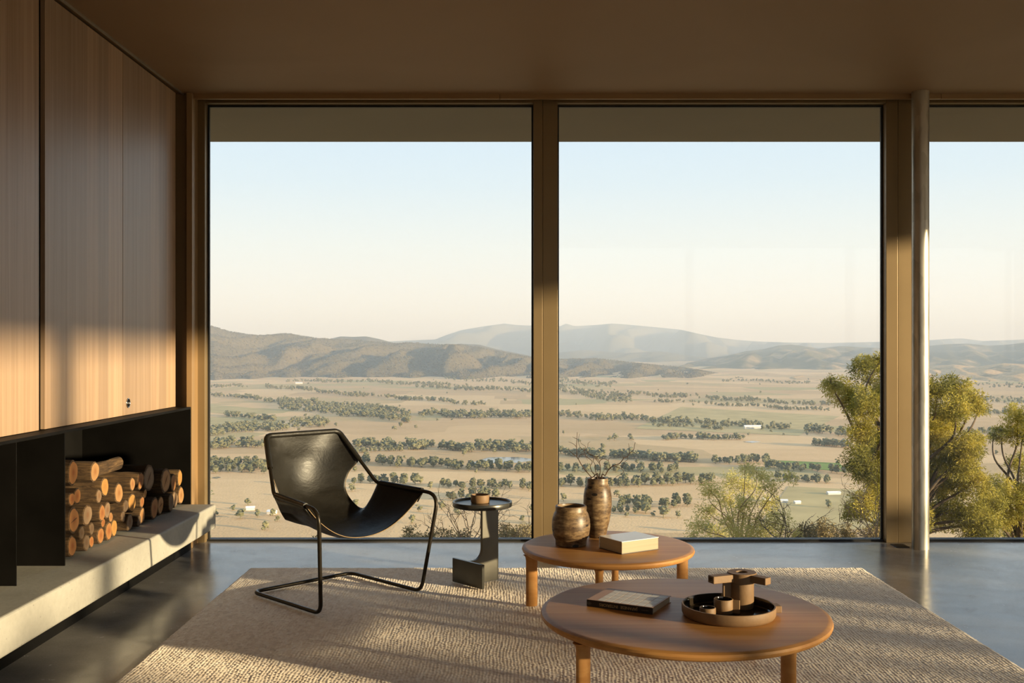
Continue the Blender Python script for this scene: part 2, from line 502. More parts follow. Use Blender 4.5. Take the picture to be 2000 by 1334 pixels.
window_bay(2, 0.217, 2.573, 0.099, 0.078, 'tall fixed window behind the coffee tables')
window_bay(3, 2.573, 4.93, 0.12, 0.08, 'tall window right of the steel column, cut by the frame')
window_bay(4, 4.93, 7.29, 0.09, 0.08, 'tall window further along, out of frame')
window_bay(5, 7.29, 8.10, 0.09, 0.08, 'narrow window at the far corner, out of frame')

def side_bay(n, y0, y1, label):
    r = empty('window_%d' % n, (X_R, (y0 + y1) / 2, 0)); tag(r, label, kind='structure')
    MB().box(X_R - 0.05, X_R + 0.05, y0 + 0.001, y0 + 0.06, 0.0, 2.95).build('jamb', M['bronze'], r)
    MB().box(X_R - 0.05, X_R + 0.05, y1 - 0.06, y1 - 0.001, 0.0, 2.95).build('jamb', M['bronze'], r)
    MB().box(X_R - 0.05, X_R + 0.05, y0 + 0.06, y1 - 0.06, 2.90, 2.95).build('head', M['bronze'], r)
    MB().box(X_R - 0.05, X_R + 0.05, y0 + 0.06, y1 - 0.06, 0.0, 0.03).build('sill', M['bronze'], r)
    MB().box(X_R + 0.012, X_R + 0.020, y0 + 0.06, y1 - 0.06, 0.03, 2.90).build('pane', M['glass'], r)
def fill_bay(n, x0, x1, label):  # unseen glazing added behind the viewer to let in more fill light
    r = empty('window_%d' % n, ((x0 + x1) / 2, Y_B, 0)); tag(r, label, kind='structure')
    MB().box(x0 + 0.001, x0 + 0.06, Y_B - 0.10, Y_B, 0.0, 2.95).build('jamb', M['bronze'], r)
    MB().box(x1 - 0.06, x1 - 0.001, Y_B - 0.10, Y_B, 0.0, 2.95).build('jamb', M['bronze'], r)
    MB().box(x0 + 0.06, x1 - 0.06, Y_B - 0.10, Y_B, 2.90, 2.95).build('head', M['bronze'], r)
    MB().box(x0 + 0.06, x1 - 0.06, Y_B - 0.10, Y_B, 0.0, 0.03).build('sill', M['bronze'], r)
    MB().box(x0 + 0.06, x1 - 0.06, Y_B - 0.056, Y_B - 0.048, 0.03, 2.90).build('pane', M['glass'], r)
for i, (a, b) in enumerate(((0.3, 2.88), (2.88, 5.46), (5.46, 8.04))):
    fill_bay(10 + i, a, b, 'unseen window added behind the viewer for fill light, bay %s from the left' % ('first', 'second', 'third')[i])
yy = [-2.59, -0.62, 1.80, 4.22, 6.64]
for i in range(4):
    side_bay(6 + i, yy[i], yy[i + 1], 'side window on the sunny side, bay %s from the back wall' % ('first', 'second', 'third', 'fourth')[i])

# ================================================================== CABINETS, HEARTH
XF = -2.138
def cabinet(y0, y1, doors, label):
    r = empty('wall_cabinet', (XF - 0.3, (y0 + y1) / 2, 0.915)); tag(r, label, 'cabinet', 'timber wall cabinets')
    MB().box(X_L + 0.003, XF - 0.024, y0, y1, 0.916, 2.936).build('body', M['black_steel'], r)
    ds = []
    for a, b in doors:
        ds.append(MB().box(XF - 0.022, XF, a, b, 0.917, 2.922).build('door', M['cabinet'], r, bevel=0.0012))
    return r, ds
cabinet(1.502, 4.558, [(1.505, 3.60), (3.604, 4.556)], 'timber wall cabinet left of the black vertical gap')
cabinet(4.612, 5.5405, [(4.614, 5.5395)], 'timber wall cabinet in the middle with bright vertical veneer stripes')
r, ds = cabinet(5.5425, 6.417, [(5.5445, 6.416)], 'timber wall cabinet nearest the window with a round chrome pull')
pc = Vector((XF, 5.617, 0.983))
ring = MB()
pts = [pc + Vector((0.001, 0.025 * math.cos(a), 0.025 * math.sin(a))) for a in np.linspace(0, 2 * math.pi, 25)[:-1]]
ring.tube(pts, 0.0036, 8, closed=True)
pull = ring.build('finger_pull', M['chrome'], ds[0], smooth=60)
pull['label'] = 'round chrome finger pull'
mb = MB().extrude([pc + Vector((0.0002, 0.023 * math.cos(a), 0.023 * math.sin(a))) for a in np.linspace(0, 2 * math.pi, 25)[:-1]], (0.0008, 0, 0))
mb.build('pull_cup', M['black_steel'], ds[0])
mb = MB().box(XF, XF + 0.003, 5.596, 5.638, 0.980, 0.986); mb.build('pull_bar', M['chrome'], ds[0])

XN = -2.04
nb = empty('hearth_surround', (XN - 0.3, 5.0, 0.0)); tag(nb, 'black steel hearth surround with open firewood niche', 'fireplace')
MB().box(X_L + 0.004, XN, 1.502, 6.417, 0.900, 0.9145).build('top_plate', M['black_steel'], nb, bevel=0.001)
MB().box(X_L + 0.004, X_L + 0.02, 1.502, 6.415, 0.293, 0.8995).build('back_panel', M['soot_steel'], nb)
MB().box(X_L + 0.021, XN, 6.405, 6.417, 0.293, 0.8995).build('side_panel', M['black_steel'], nb)
MB().box(X_L + 0.021, XN, 4.596, 4.604, 0.293, 0.8995).build('divider', M['black_steel'], nb)
MB().box(X_L + 0.021, XN - 0.03, 4.206, 4.212, 0.293, 0.8995).build('divider', M['black_steel'], nb)
MB().box(XN - 0.02, XN, 1.502, 6.417, 0.0, 0.1395).build('plinth', M['soot_steel'], nb)
MB().box(X_L + 0.004, XN - 0.021, 6.40, 6.417, 0.0, 0.1395).build('plinth_return', M['soot_steel'], nb)

# concrete bench with softly broken edges
o = MB().box(X_L + 0.003, -1.879, 1.502, 6.417, 0.140, 0.2925).build('hearth_bench', M['concrete'], bevel=0.012, bseg=3)
tag(o, 'long cantilevered raw concrete hearth bench under the firewood', 'bench')

# ---- firewood
LOGS = [  # cx, cy, ry in the zoomed crop, end colour, crack, label
 (232,325,130,'end_orange',0,'large grey-ringed log at the top left corner of the firewood stack'),
 (430,315,112,'end_pale',0,'large pale-ended log, second from left in the top row of the firewood'),
 (890,405,92,'end_orange',0,'medium orange log just left of the big grey-brown cracked log'),
 (978,420,150,'end_grey',1,'big grey-brown cracked log in the top row, left of the largest pale one'),
 (1130,410,140,'end_pale',1,'biggest pale cracked log standing high in the right half of the stack'),
 (1215,430,92,'end_orange',0,'medium log directly right of the biggest pale cracked log'),
 (1292,412,85,'end_yellow',0,'bright orange split log at the top right of the firewood'),
 (180,590,76,'end_orange',0,'small orange log against the black divider, below the top left log'),
 (275,560,88,'end_orange',0,'orange log below and between the two top left logs'),
 (545,470,105,'end_yellow',0,'glowing orange log below and right of the second top log'),
 (482,555,75,'end_grey',0,'grey-ended log in front of the glowing orange log'),
 (697,550,112,'end_pale',0,'narrow upright pale log in the middle of the stack'),
 (812,440,75,'end_pale',0,'small pale log under the lengthwise bark log'),
 (800,640,108,'end_yellow',0,'large bright yellow log in the centre of the firewood'),
 (912,620,66,'end_orange',0,'small orange log right of the large bright yellow log'),
 (938,530,58,'end_yellow',0,'small bright split piece under the grey-brown cracked log'),
 (1350,545,98,'end_pale',0,'pale shaggy log at the far right end of the stack'),
 (225,825,142,'end_orange',1,'very large cracked log low on the left side of the stack'),
 (358,750,115,'end_grey',0,'grey oval log right of the very large cracked log'),
 (497,745,88,'end_orange',0,'orange log in the middle left, beside a grey one'),
 (567,705,88,'end_grey',0,'grey log touching the right side of the middle left orange log'),
 (715,700,72,'end_dark',0,'dim brown log left of the bright yellow log'),
 (1010,700,115,'end_orange',0,'brown shaded log on the bench below the grey-brown cracked log'),
 (1140,675,95,'end_pale',1,'pale split log on the bench below the biggest pale log'),
 (1205,640,92,'end_dark',0,'dark log on the bench right of the pale split log'),
 (1270,605,92,'end_grey',0,'grey log on the bench, second from the right end'),
 (302,930,70,'end_dark',0,'small brown log right below the very large cracked log'),
 (425,925,66,'end_dark',0,'thin log wedged left of a small round log'),
 (515,885,52,'end_orange',0,'small round log above the bottom orange pair'),
 (618,830,56,'end_pale',0,'small pale log above the bottom orange pair'),
 (688,790,62,'end_dark',0,'small dim log above the grey ringed bottom log'),
 (912,795,86,'end_pale',0,'pale upright log on the bench under the small orange log'),
 (858,850,62,'end_dark',0,'small dark log on the bench beside a pale upright one'),
 (222,1085,112,'end_orange',0,'log with a glowing orange heart in the bottom left corner'),
 (348,1075,88,'end_dark',0,'dark grey-faced log, second from left on the bench'),
 (436,1050,62,'end_orange',0,'thin orange log, third from left on the bench'),
 (490,1015,92,'end_orange',0,'left one of the bottom orange pair of logs'),
 (575,965,96,'end_orange',0,'right one of the bottom orange pair of logs'),
 (655,920,92,'end_yellow',0,'narrow bright log right of the bottom orange pair'),
 (765,845,92,'end_grey',0,'grey log with dark rings resting on the bench at the middle'),
]
circ = []
for cx, cy, ry, em, ck, lb in LOGS:
    px, py = 100 + cx / 5.131, 860 + cy / 5.131
    Xp = -2.075
    Y = Xp * FPX / (px - CX); z = EYE - (py - CY) * Y / FPX
    circ.append([Y, z, ry / 5.131 * Y / FPX * 1.02])
circ = np.array(circ)
for it in range(400):                      # let the round logs push each other apart and rest on the bench
    moved = 0
    for i in range(len(circ)):
        for j in range(i):
            d = circ[i, :2] - circ[j, :2]; L = np.hypot(*d) + 1e-9
            ov = (circ[i, 2] + circ[j, 2]) * 1.0 - L
            if ov > 0:
                u = d / L
                circ[i, :2] += u * ov * 0.30; circ[j, :2] -= u * ov * 0.30; moved += 1
                if it > 120 and it % 12 == 0 and ov > 0.004:
                    circ[i, 2] *= 0.995; circ[j, 2] *= 0.995
    circ[:, 1] = np.maximum(circ[:, 1], 0.2940 + circ[:, 2] * 1.015)
    circ[:, 0] = np.clip(circ[:, 0], 4.606 + circ[:, 2], 6.402 - circ[:, 2])
    if not moved: break
for it in range(60):                       # what still touches shrinks a little
    for i in range(len(circ)):
        for j in range(i):
            L_ = np.hypot(*(circ[i, :2] - circ[j, :2])); ov = circ[i, 2] + circ[j, 2] - L_
            if ov > -0.001:
                circ[i, 2] -= (ov + 0.0012) * 0.25; circ[j, 2] -= (ov + 0.0012) * 0.25

circ[15, 2] *= 0.86; circ[14, 2] *= 0.93
def make_log(name, Lg, r, em, crack, seed, shag):
    rr = random.Random(seed)
    root = empty(name)
    seg, rings = 26, 9
    ph = [rr.uniform(0, 6.28) for _ in range(4)]
    v, f = [], []
    def rad(a, x):
        q = 1 - 0.085 + 0.050 * math.sin(2 * a + ph[0]) + 0.028 * math.sin(3 * a + ph[3]) + 0.018 * math.sin(6 * a + ph[1] + 3 * x) + 0.012 * math.sin(11 * a + 9 * x + ph[2])
        return r * q
    for i in range(rings):
        x = -Lg * i / (rings - 1)
        for j in range(seg):
            a = 2 * math.pi * j / seg
            q = rad(a, x) * (1 + (rr.uniform(-0.03, 0.03) * shag if i not in (0, rings - 1) else 0))
            v.append((x, q * math.cos(a), q * math.sin(a)))
    for i in range(rings - 1):
        for j in range(seg):
            j2 = (j + 1) % seg
            f.append((i * seg + j, i * seg + j2, (i + 1) * seg + j2, (i + 1) * seg + j))
    f.append(tuple((rings - 1) * seg + j for j in range(seg)))
    mb = MB(); mb.v, mb.f = v, f
    mb.build('bark', M['bark'], root, smooth=50, world=False)
    mb = MB()
    k = 0.86
    mb.v = [(0.003, v[j][1] * k, v[j][2] * k) for j in range(seg)] + [(0.0, v[j][1], v[j][2]) for j in range(seg)]
    mb.f = [tuple(range(seg))]
    rim = MB(); rim.v = list(mb.v); rim.f = [(seg + j, seg + (j + 1) % seg, (j + 1) % seg, j) for j in range(seg)]
    mb.v = mb.v[:seg]
    ce = mb.build('cut_end', M[em], root, world=False)
    rim.build('bark_rim', M['bark'], root, world=False)
    if crack:
        a = rr.uniform(0.2, 0.9)
        c, s_ = math.cos(a), math.sin(a)
        pts = [(-0.62, 0.0), (-0.1, 0.028), (0.35, 0.03), (0.5, 0.0), (0.3, -0.03), (-0.15, -0.026)]
        mb = MB().extrude([(0.0032, (p * c - q * s_) * r, (p * s_ + q * c) * r) for p, q in pts], (0.0006, 0, 0))
        mb.build('crack', M['crack'], ce, world=False)
    return root
for i, (cx, cy, ry, em, ck, lb) in enumerate(LOGS):
    Y, z, r = circ[i]
    Lg = random.uniform(0.30, 0.42)
    o = make_log('firewood_log', Lg, r, em, ck, i, 1.0)
    o.location = (-2.074 + random.uniform(-0.013, 0.013), Y, z); o.rotation_euler = (0, 0, random.uniform(-0.02, 0.02))
    tag(o, lb, 'log', 'split firewood stacked in the niche')

o = make_log('firewood_log', 0.44, 0.038, 'end_dark', 0, 77, 2.0)
o.location = (-2.215, 5.225, 0.641); o.rotation_euler = (0, 0, -math.pi / 2)
tag(o, 'shaggy bark log lying lengthwise on top of the stacked firewood', 'log', 'split firewood stacked in the niche')

# ================================================================== RUG
RX0, RX1, RY0, RY1 = -1.52, 2.062, 2.55, 5.88
nx, ny = 1020, 400
xs = np.linspace(RX0, RX1, nx); ys = np.linspace(RY0, RY1, ny)
XX, YY = np.meshgrid(xs, ys)
def vnoise(nyy, nxx, cx, cy, rng):
    """smooth value noise on an nyy x nxx grid with cx x cy cells"""
    g = rng.random((cy + 2, cx + 2))
    fx = np.linspace(0, cx, nxx, endpoint=False); fy = np.linspace(0, cy, nyy, endpoint=False)
    ix, iy = fx.astype(int), fy.astype(int)
    tx, ty = fx - ix, fy - iy
    tx = tx * tx * (3 - 2 * tx); ty = ty * ty * (3 - 2 * ty)
    a = g[np.ix_(iy, ix)]; b = g[np.ix_(iy, ix + 1)]; c = g[np.ix_(iy + 1, ix)]; d = g[np.ix_(iy + 1, ix + 1)]
    T = tx[None, :]; U = ty[:, None]
    return a * (1 - T) * (1 - U) + b * T * (1 - U) + c * (1 - T) * U + d * T * U
wob = vnoise(ny, nx, 14, 16, RNG) * 0.016 + vnoise(ny, nx, 130, 90, RNG) * 0.0075
ph = (XX + wob) / 0.0145
ribs = np.abs(np.sin(np.pi * ph)) ** 0.7
rowid = np.floor(ph).astype(int)
shift = RNG.random(2000)[rowid - rowid.min()]
beads = 0.5 + 0.5 * np.sin(2 * np.pi * (YY / 0.030 + shift + 0.35 * vnoise(ny, nx, 200, 60, RNG)))
hgt = 0.0022 + 0.0028 * ribs * (0.25 + 0.75 * beads) * (0.6 + 0.8 * vnoise(ny, nx, 250, 110, RNG)) + 0.0012 * vnoise(ny, nx, 500, 390, RNG) + 0.0010 * vnoise(ny, nx, 40, 40, RNG) + 0.0012 * vnoise(ny, nx, 9, 9, RNG)
edge = np.minimum(np.minimum(XX - RX0, RX1 - XX), np.minimum(YY - RY0, RY1 - YY))
hgt = hgt * np.clip(edge / 0.012, 0.05, 1)
ex = (vnoise(ny, nx, 200, 200, RNG) - 0.5) * 0.005 * (edge < 0.03)
verts = np.stack([XX + ex, YY + ex, hgt + 0.0005], -1).reshape(-1, 3)
idx = np.arange(nx * ny).reshape(ny, nx)
quads = np.stack([idx[:-1, :-1], idx[:-1, 1:], idx[1:, 1:], idx[1:, :-1]], -1).reshape(-1, 4)
o = obj('area_rug', np_mesh('area_rug', verts, quads, M['rug'])); tag(o, 'large beige hand-woven wool rug under the furniture', 'rug')
RUG = 0.0105

# ================================================================== LEATHER ARMCHAIR
CH_O = Vector((-0.9008, 5.230, RUG)); CH_A = math.radians(45.36)
chair = empty('leather_armchair', CH_O, CH_A); tag(chair, 'black leather sling armchair on a bent steel tube frame', 'armchair')
# local x: chair's right-hand side of the picture (w), local y: towards the back (-f)
def L(w, f, z): return Vector((w, -f, z - RUG))
TR = 0.0100
z0 = RUG + TR + 0.001
half = [L(0.0, -0.306, z0), L(0.313, -0.306, z0), L(0.313, 0.306, z0), L(0.372, 0.375, 0.530), L(0.325, -0.085, 0.550), L(0.232, -0.312, 0.828)]
right = half[1:]
left = [Vector((-p.x, p.y, p.z)) for p in right][::-1]
loop = right + left
rads = [0.06, 0.055, 0.085, 0.03, 0.035] + [0.035, 0.03, 0.085, 0.055, 0.06]
path = fillet_path(loop, rads, 8, closed=True)
dense = []
for a, b in zip(path, path[1:] + path[:1]):
    k = max(1, int((a - b).length / 0.05))
    dense += [a.lerp(b, j / k) for j in range(k)]
MB().tube(dense, TR, 12, closed=True).build('tube_frame', M['tube_steel'], chair, smooth=60, world=False)
rows = [  # edge (w,f,z), centre (f,z), sag power
 ((0.226, -0.318, 0.836), (-0.326, 0.832), 4.0),
 ((0.244, -0.285, 0.782), (-0.335, 0.760), 2.2),
 ((0.262, -0.240, 0.728), (-0.345, 0.680), 2.0),
 ((0.282, -0.192, 0.672), (-0.340, 0.600), 2.0),
 ((0.240, -0.222, 0.605), (-0.318, 0.530), 2.0),
 ((0.214, -0.222, 0.530), (-0.275, 0.462), 2.0),
 ((0.218, -0.180, 0.462), (-0.205, 0.405), 2.0),
 ((0.245, -0.105, 0.415), (-0.115, 0.362), 2.0),
 ((0.300, -0.075, 0.478), (-0.055, 0.346), 2.0),
 ((0.328, -0.070, 0.556), (-0.010, 0.336), 2.2),
 ((0.342, 0.030, 0.552), (0.070, 0.326), 2.2),
 ((0.356, 0.140, 0.543), (0.155, 0.325), 2.2),
 ((0.368, 0.265, 0.536), (0.236, 0.338), 2.2),
]
EV = spline([Vector(r[0]) for r in rows], 5)
CV = spline([Vector((0, r[1][0], r[1][1])) for r in rows], 5)
PW = spline([Vector((r[2], 0, 0)) for r in rows], 5)
NU = 40
gv, gf = [], []
for E_, C_, P_ in zip(EV, CV, PW):
    for u in range(NU + 1):
        s_ = -1 + 2 * u / NU
        k = abs(s_) ** P_.x
        gv.append(L(E_.x * s_, C_.y + (E_.y - C_.y) * k, C_.z + (E_.z - C_.z) * k))
nr = len(EV)
for i in range(nr - 1):
    for u in range(NU):
        a = i * (NU + 1) + u
        gf.append((a, a + 1, a + NU + 2, a + NU + 1))
mb = MB(); mb.v, mb.f = gv, gf
sl = mb.build('leather_sling', M['leather'], chair, smooth=180, world=False)
sm = sl.modifiers.new('thick', 'SOLIDIFY'); sm.thickness = 0.005; sm.offset = 0
def sleeve(i0, i1, side, rr_):
    """leather folded round the tube along an edge of the sling"""
    return [gv[i * (NU + 1) + (NU if side > 0 else 0)] for i in range(i0, i1 + 1)]
for side in (-1, 1):
    a, b = L(side * 0.364, 0.255, 0.536), L(side * 0.330, -0.06, 0.5505)
    pts = [a.lerp(b, k / 8) for k in range(9)]
    MB().tube(pts, 0.0150, 12).build('rail_sleeve', M['leather'], chair, smooth=60, world=False)
    # tongue of the sleeve hanging outside the rail
    mb = MB()
    for k in range(9):
        p = pts[k]; q = p + Vector((-side * 0.030, 0.0, -0.055 - 0.030 * (k / 8)))
        mb.v += [p + Vector((side * 0.013, 0, 0)), (p + q) / 2 + Vector((side * 0.006, 0, 0)), q]
    for k in range(8):
        for c in range(2): mb.f.append((k * 3 + c, k * 3 + c + 1, k * 3 + c + 4, k * 3 + c + 3))
    w_ = mb.build('sleeve_flap', M['leather'], chair, smooth=180, world=False)
    sm = w_.modifiers.new('thick', 'SOLIDIFY'); sm.thickness = 0.004; sm.offset = 0
tb = [L(-0.300, -0.160, 0.640), L(-0.232, -0.318, 0.828), L(0.232, -0.318, 0.828), L(0.300, -0.160, 0.640)]
tb = [L(-0.284, -0.186, 0.672), L(-0.232, -0.312, 0.828), L(0.232, -0.312, 0.828), L(0.284, -0.186, 0.672)]
MB().tube(fillet_path(tb, 0.035, 8), 0.0145, 12).build('back_sleeve', M['leather'], chair, smooth=60, world=False)
fe = [gv[(nr - 1) * (NU + 1) + u] for u in range(NU + 1)]
MB().tube(fe, 0.0020, 6).build('front_edge', M['leather_edge'], sl, smooth=60, world=False)['label'] = 'raw tan cut edge of the leather'
for side in (-1, 1):
    ed = [gv[i * (NU + 1) + (NU if side > 0 else 0)] for i in range(16, 42)]
    MB().tube(ed, 0.0015, 6).build('waist_edge', M['leather_edge'], sl, smooth=60, world=False)

# ================================================================== SIDE TABLE
st = empty('side_table', (-0.151, 5.483, RUG)); tag(st, 'small round blackened steel side table on a folded plate stem', 'side table')
P2m = Vector((-0.225, 5.416, 0)); d2 = Vector((0.168, -0.185, 0)).normalized(); d1 = Vector((0.74, 0.672, 0)).normalized()
def S(l, z, n=0.0): return P2m + d1 * l + d2 * n + Vector((0, 0, z))
zt = 0.424
out = [S(0.008, RUG), S(0.21, RUG), S(0.21, zt), S(0.094, zt), S(0.094, 0.20)]
for k in range(1, 9):
    a = math.pi / 2 * k / 8
    out.append(S(0.094 - 0.055 * (1 - math.cos(a)), 0.20 - 0.060 * math.sin(a)))
out.append(S(0.008, 0.14))
out = [p - d2 * 0.009 for p in out]
MB().extrude(out, d2 * 0.018).build('stem_plate', M['stem_steel_lit'], st, bevel=0.0015)
q = [S(-0.009, RUG, -0.125), S(-0.009, RUG, 0.125), S(-0.009, 0.140, 0.125), S(-0.009, 0.140, -0.125)]
MB().extrude(q, d1 * 0.017).build('foot_plate', M['table_steel'], st, bevel=0.0015)
prof = [(0, 0.0), (0.155, 0.0), (0.161, 0.003), (0.163, 0.008), (0.163, 0.027), (0.161, 0.030), (0.156, 0.030), (0.153, 0.028), (0.150, 0.019), (0, 0.019)]
MB().lathe(prof, 72, (-0.151, 5.483, zt + 0.0005)).build('table_top', M['table_steel'], st, smooth=35)
zt2 = zt + 0.0195
prof = [(0, 0), (0.047, 0), (0.050, 0.002), (0.0515, 0.006), (0.0515, 0.042), (0.050, 0.0445), (0.046, 0.0445), (0.0445, 0.042), (0.044, 0.016), (0.040, 0.009), (0, 0.008)]
o = MB().lathe(prof, 48, (-0.163, 5.50, zt2)).build('small_dish', M['clay'], smooth=35); tag(o, 'small round brown ceramic dish on the black side table', 'dish')

# ================================================================== COFFEE TABLES
def coffee_table(c, R, h, legs, label, leg_r=0.43):
    r = empty('coffee_table', (c[0], c[1], RUG)); tag(r, label, 'coffee table', 'round timber coffee tables')
    th = 0.036
    prof = [(0, h - th), (R - 0.030, h - th), (R - 0.012, h - th + 0.006), (R - 0.003, h - th + 0.013), (R, h - 0.014), (R - 0.003, h - 0.006), (R - 0.012, h - 0.0012), (R - 0.022, h), (0, h)]
    MB().lathe(prof, 128, (c[0], c[1], 0)).build('table_top', M['table_wood'], r, smooth=35)
    for dx, dy in legs:
        a = math.atan2(dy, dx)
        lp = [(0, RUG), (0.0265, RUG), (0.029, RUG + 0.004), (0.029, h - th - 0.03), (0.031, h - th - 0.014), (0.036, h - th - 0.005), (0.043, h - th - 0.0005), (0, h - th - 0.0005)]
        MB().lathe(lp, 32, (c[0] + dx, c[1] + dy, 0), 1.0, 0.64, a).build('leg', M['table_wood'], r, smooth=40)
    return r
T1 = (0.490, 5.030); T2 = (0.656, 3.790); HT = 0.300
coffee_table(T1, 0.430, HT, [(-0.382, -0.045), (0.382, 0.045), (-0.075, -0.365), (0.075, 0.365)], 'smaller round timber coffee table carrying two stone vases', 0.39)
coffee_table(T2, 0.540, HT, [(-0.400, -0.285), (0.300, -0.345), (0.33, 0.345), (-0.10, 0.42)], 'larger round timber coffee table in front with book and tray')

# ---- vases
def vase(c, prof, name, label, inner):
    o_ = empty(name, (c[0], c[1], HT)); tag(o_, label, 'vase', 'brown travertine vases')
    MB().lathe(prof, 64, (c[0], c[1], HT + 0.0005)).build('vessel', M['travertine'], o_, smooth=50)
    MB().lathe(inner, 48, (c[0], c[1], HT + 0.0005)).build('hollow', M['pot_inside'], o_, smooth=50)
    return o_
vase((0.307, 5.05), [(0, 0), (0.074, 0), (0.078, 0.003), (0.079, 0.024), (0.080, 0.029), (0.090, 0.050), (0.0955, 0.080), (0.0965, 0.105), (0.0945, 0.130), (0.088, 0.155), (0.081, 0.168), (0.0785, 0.174), (0.0785, 0.192), (0.0775, 0.197), (0.074, 0.199), (0.068, 0.198), (0.066, 0.190)],
     'stone_vase', 'squat rounded travertine vase with a wide open mouth', [(0.066, 0.190), (0.066, 0.165), (0.078, 0.12), (0.070, 0.03), (0, 0.025)])
VC = (0.459, 5.258)
vase(VC, [(0, 0), (0.043, 0), (0.046, 0.003), (0.047, 0.018), (0.052, 0.045), (0.063, 0.085), (0.071, 0.135), (0.0745, 0.175), (0.0735, 0.215), (0.068, 0.250), (0.060, 0.272), (0.0555, 0.280), (0.0545, 0.288), (0.0545, 0.304), (0.0535, 0.309), (0.050, 0.310), (0.044, 0.309), (0.042, 0.300)],
     'stone_vase', 'tall slender travertine vase holding bare twisted branches', [(0.042, 0.300), (0.042, 0.27), (0.055, 0.22), (0.03, 0.05), (0, 0.045)])
# ---- twisted branches standing in the tall vase
br = empty('branch_bunch', (VC[0], VC[1], HT + 0.05)); tag(br, 'bunch of bare twisted brown branches in the tall vase', 'branches')
def tw(px, py, dy=0.0): return AT(1090 + px / 11.118, 830 + py / 11.118, VC[1] + dy)
STEMS = [
 ([(860,1150),(740,1140),(640,1040),(560,940),(500,850),(440,740),(410,690),(405,560),(400,450),(410,300),(415,160)], 0.0026, -0.03),
 ([(410,690),(310,620),(250,560),(230,500)], 0.0015, -0.03), ([(405,480),(330,410),(230,370)], 0.0012, -0.03), ([(405,300),(350,280),(310,255)], 0.0010, -0.03),
 ([(440,740),(480,650),(560,640),(600,680),(640,770)], 0.0013, -0.02),
 ([(860,1150),(800,1090),(740,1020),(700,900),(740,790),(620,690),(560,560),(470,470),(440,330),(470,190)], 0.0018, 0.03),
 ([(560,560),(640,480),(650,400),(700,360)], 0.0011, 0.03), ([(560,520),(600,470),(500,400),(480,330)], 0.0010, 0.02),
 ([(880,1150),(830,1060),(800,930),(800,850),(760,780),(780,690),(680,640),(570,520)], 0.0019, 0.01),
 ([(780,690),(880,680),(820,730),(870,800),(920,880),(910,1000),(930,1140)], 0.0015, 0.02),
 ([(900,1150),(910,1060),(920,930),(900,800),(960,740),(1020,740),(1090,780),(1110,850),(1130,950)], 0.0019, -0.01),
 ([(900,800),(820,700),(700,640),(640,590),(560,520)], 0.0012, 0.0),
 ([(940,1150),(1020,1100),(1070,1010),(1140,930),(1210,880),(1330,840),(1400,760),(1440,710),(1500,690),(1560,610),(1640,540),(1660,440),(1675,380)], 0.0026, 0.0),
 ([(1560,610),(1545,500),(1530,400)], 0.0012, 0.0), ([(1600,590),(1680,620),(1740,680)], 0.0010, 0.0), ([(1420,720),(1400,640),(1385,560)], 0.0010, 0.01),
 ([(1210,880),(1290,920),(1370,950),(1420,1000),(1390,1060),(1270,1120),(1210,1190),(1130,1170),(1080,1130)], 0.0013, -0.03),
 ([(1370,950),(1410,880),(1450,800),(1520,740),(1500,690)], 0.0012, -0.02), ([(1090,780),(1110,720),(1160,690)], 0.0010, 0.0),
 ([(1140,930),(1180,970),(1270,890),(1390,870),(1450,830)], 0.0011, 0.02),
 ([(850,1150),(820,1080),(760,1030),(640,990),(540,1030),(440,970)], 0.0010, -0.03), ([(960,1150),(950,1080),(990,1000),(1050,900),(1010,840)], 0.0012, 0.03),
]
for pts, rad, dy in STEMS:
    n_ = len(pts)
    P = [tw(x, y, dy * min(1, (1150 - y) / 300.0) + 0.008 * math.sin(k * 2.1 + x)) for k, (x, y) in enumerate(pts)]
    starts = pts[0][1] >= 1140
    if starts: P = [Vector((VC[0] + (P[0].x - VC[0]) * 0.5, VC[1], HT + 0.06))] + P
    P = spline(P, 4)
    k = len(P)
    MB().tube(P, [rad * (1 - 0.66 * i / k) * 1.35 for i in range(k)], 6).build('branch', M['twig'], br, smooth=60)

# ---- thick white book on the smaller table
def book_frame(corner, ang): return corner, ang
wb = empty('thick_book', (0.5365, 4.812, HT + 0.0005), math.atan2(0.122, 0.195)); tag(wb, 'thick white-covered book beside the vases', 'book')
MB().box(0.0, 0.230, 0.0, 0.180, 0.0, 0.003).build('back_cover', M['cover_black'], wb, world=False)
MB().box(0.002, 0.228, 0.002, 0.176, 0.003, 0.058).build('page_block', M['pages'], wb, world=False)
MB().box(0.0, 0.230, 0.0, 0.180, 0.058, 0.061).build('front_cover', M['paper_white'], wb, world=False)
MB().box(0.0, 0.230, 0.1765, 0.180, 0.003, 0.058).build('spine', M['paper_white'], wb, world=False)

# ---- book with printed grid on the larger table
gb = empty('design_book', (0.295, 3.848, HT + 0.0005), math.atan2(-0.126, 0.235)); tag(gb, 'book with a grid of pale squares on its tan cover and a black spine', 'book')
BW, BD, BT = 0.266, 0.205, 0.0265
MB().box(0.0, BW, 0.0, BD, 0.0, 0.0025).build('back_cover', M['cover_tan'], gb, world=False)
fcov = MB().box(0.0, BW, 0.0, BD, BT - 0.0025, BT).build('front_cover', M['cover_tan'], gb, world=False)
MB().box(0.002, BW - 0.004, 0.004, BD - 0.004, 0.0025, BT - 0.0025).build('page_block', M['pages'], gb, world=False)
spn = MB().box(0.0, BW, -0.0015, 0.0035, 0.0012, BT - 0.001).build('spine', M['cover_black'], gb, world=False)
mb = MB()
gx0, gx1, gy0, gy1 = 0.040, BW - 0.006, 0.004, BD - 0.016
cw, cd = (gx1 - gx0) / 7, (gy1 - gy0) / 4
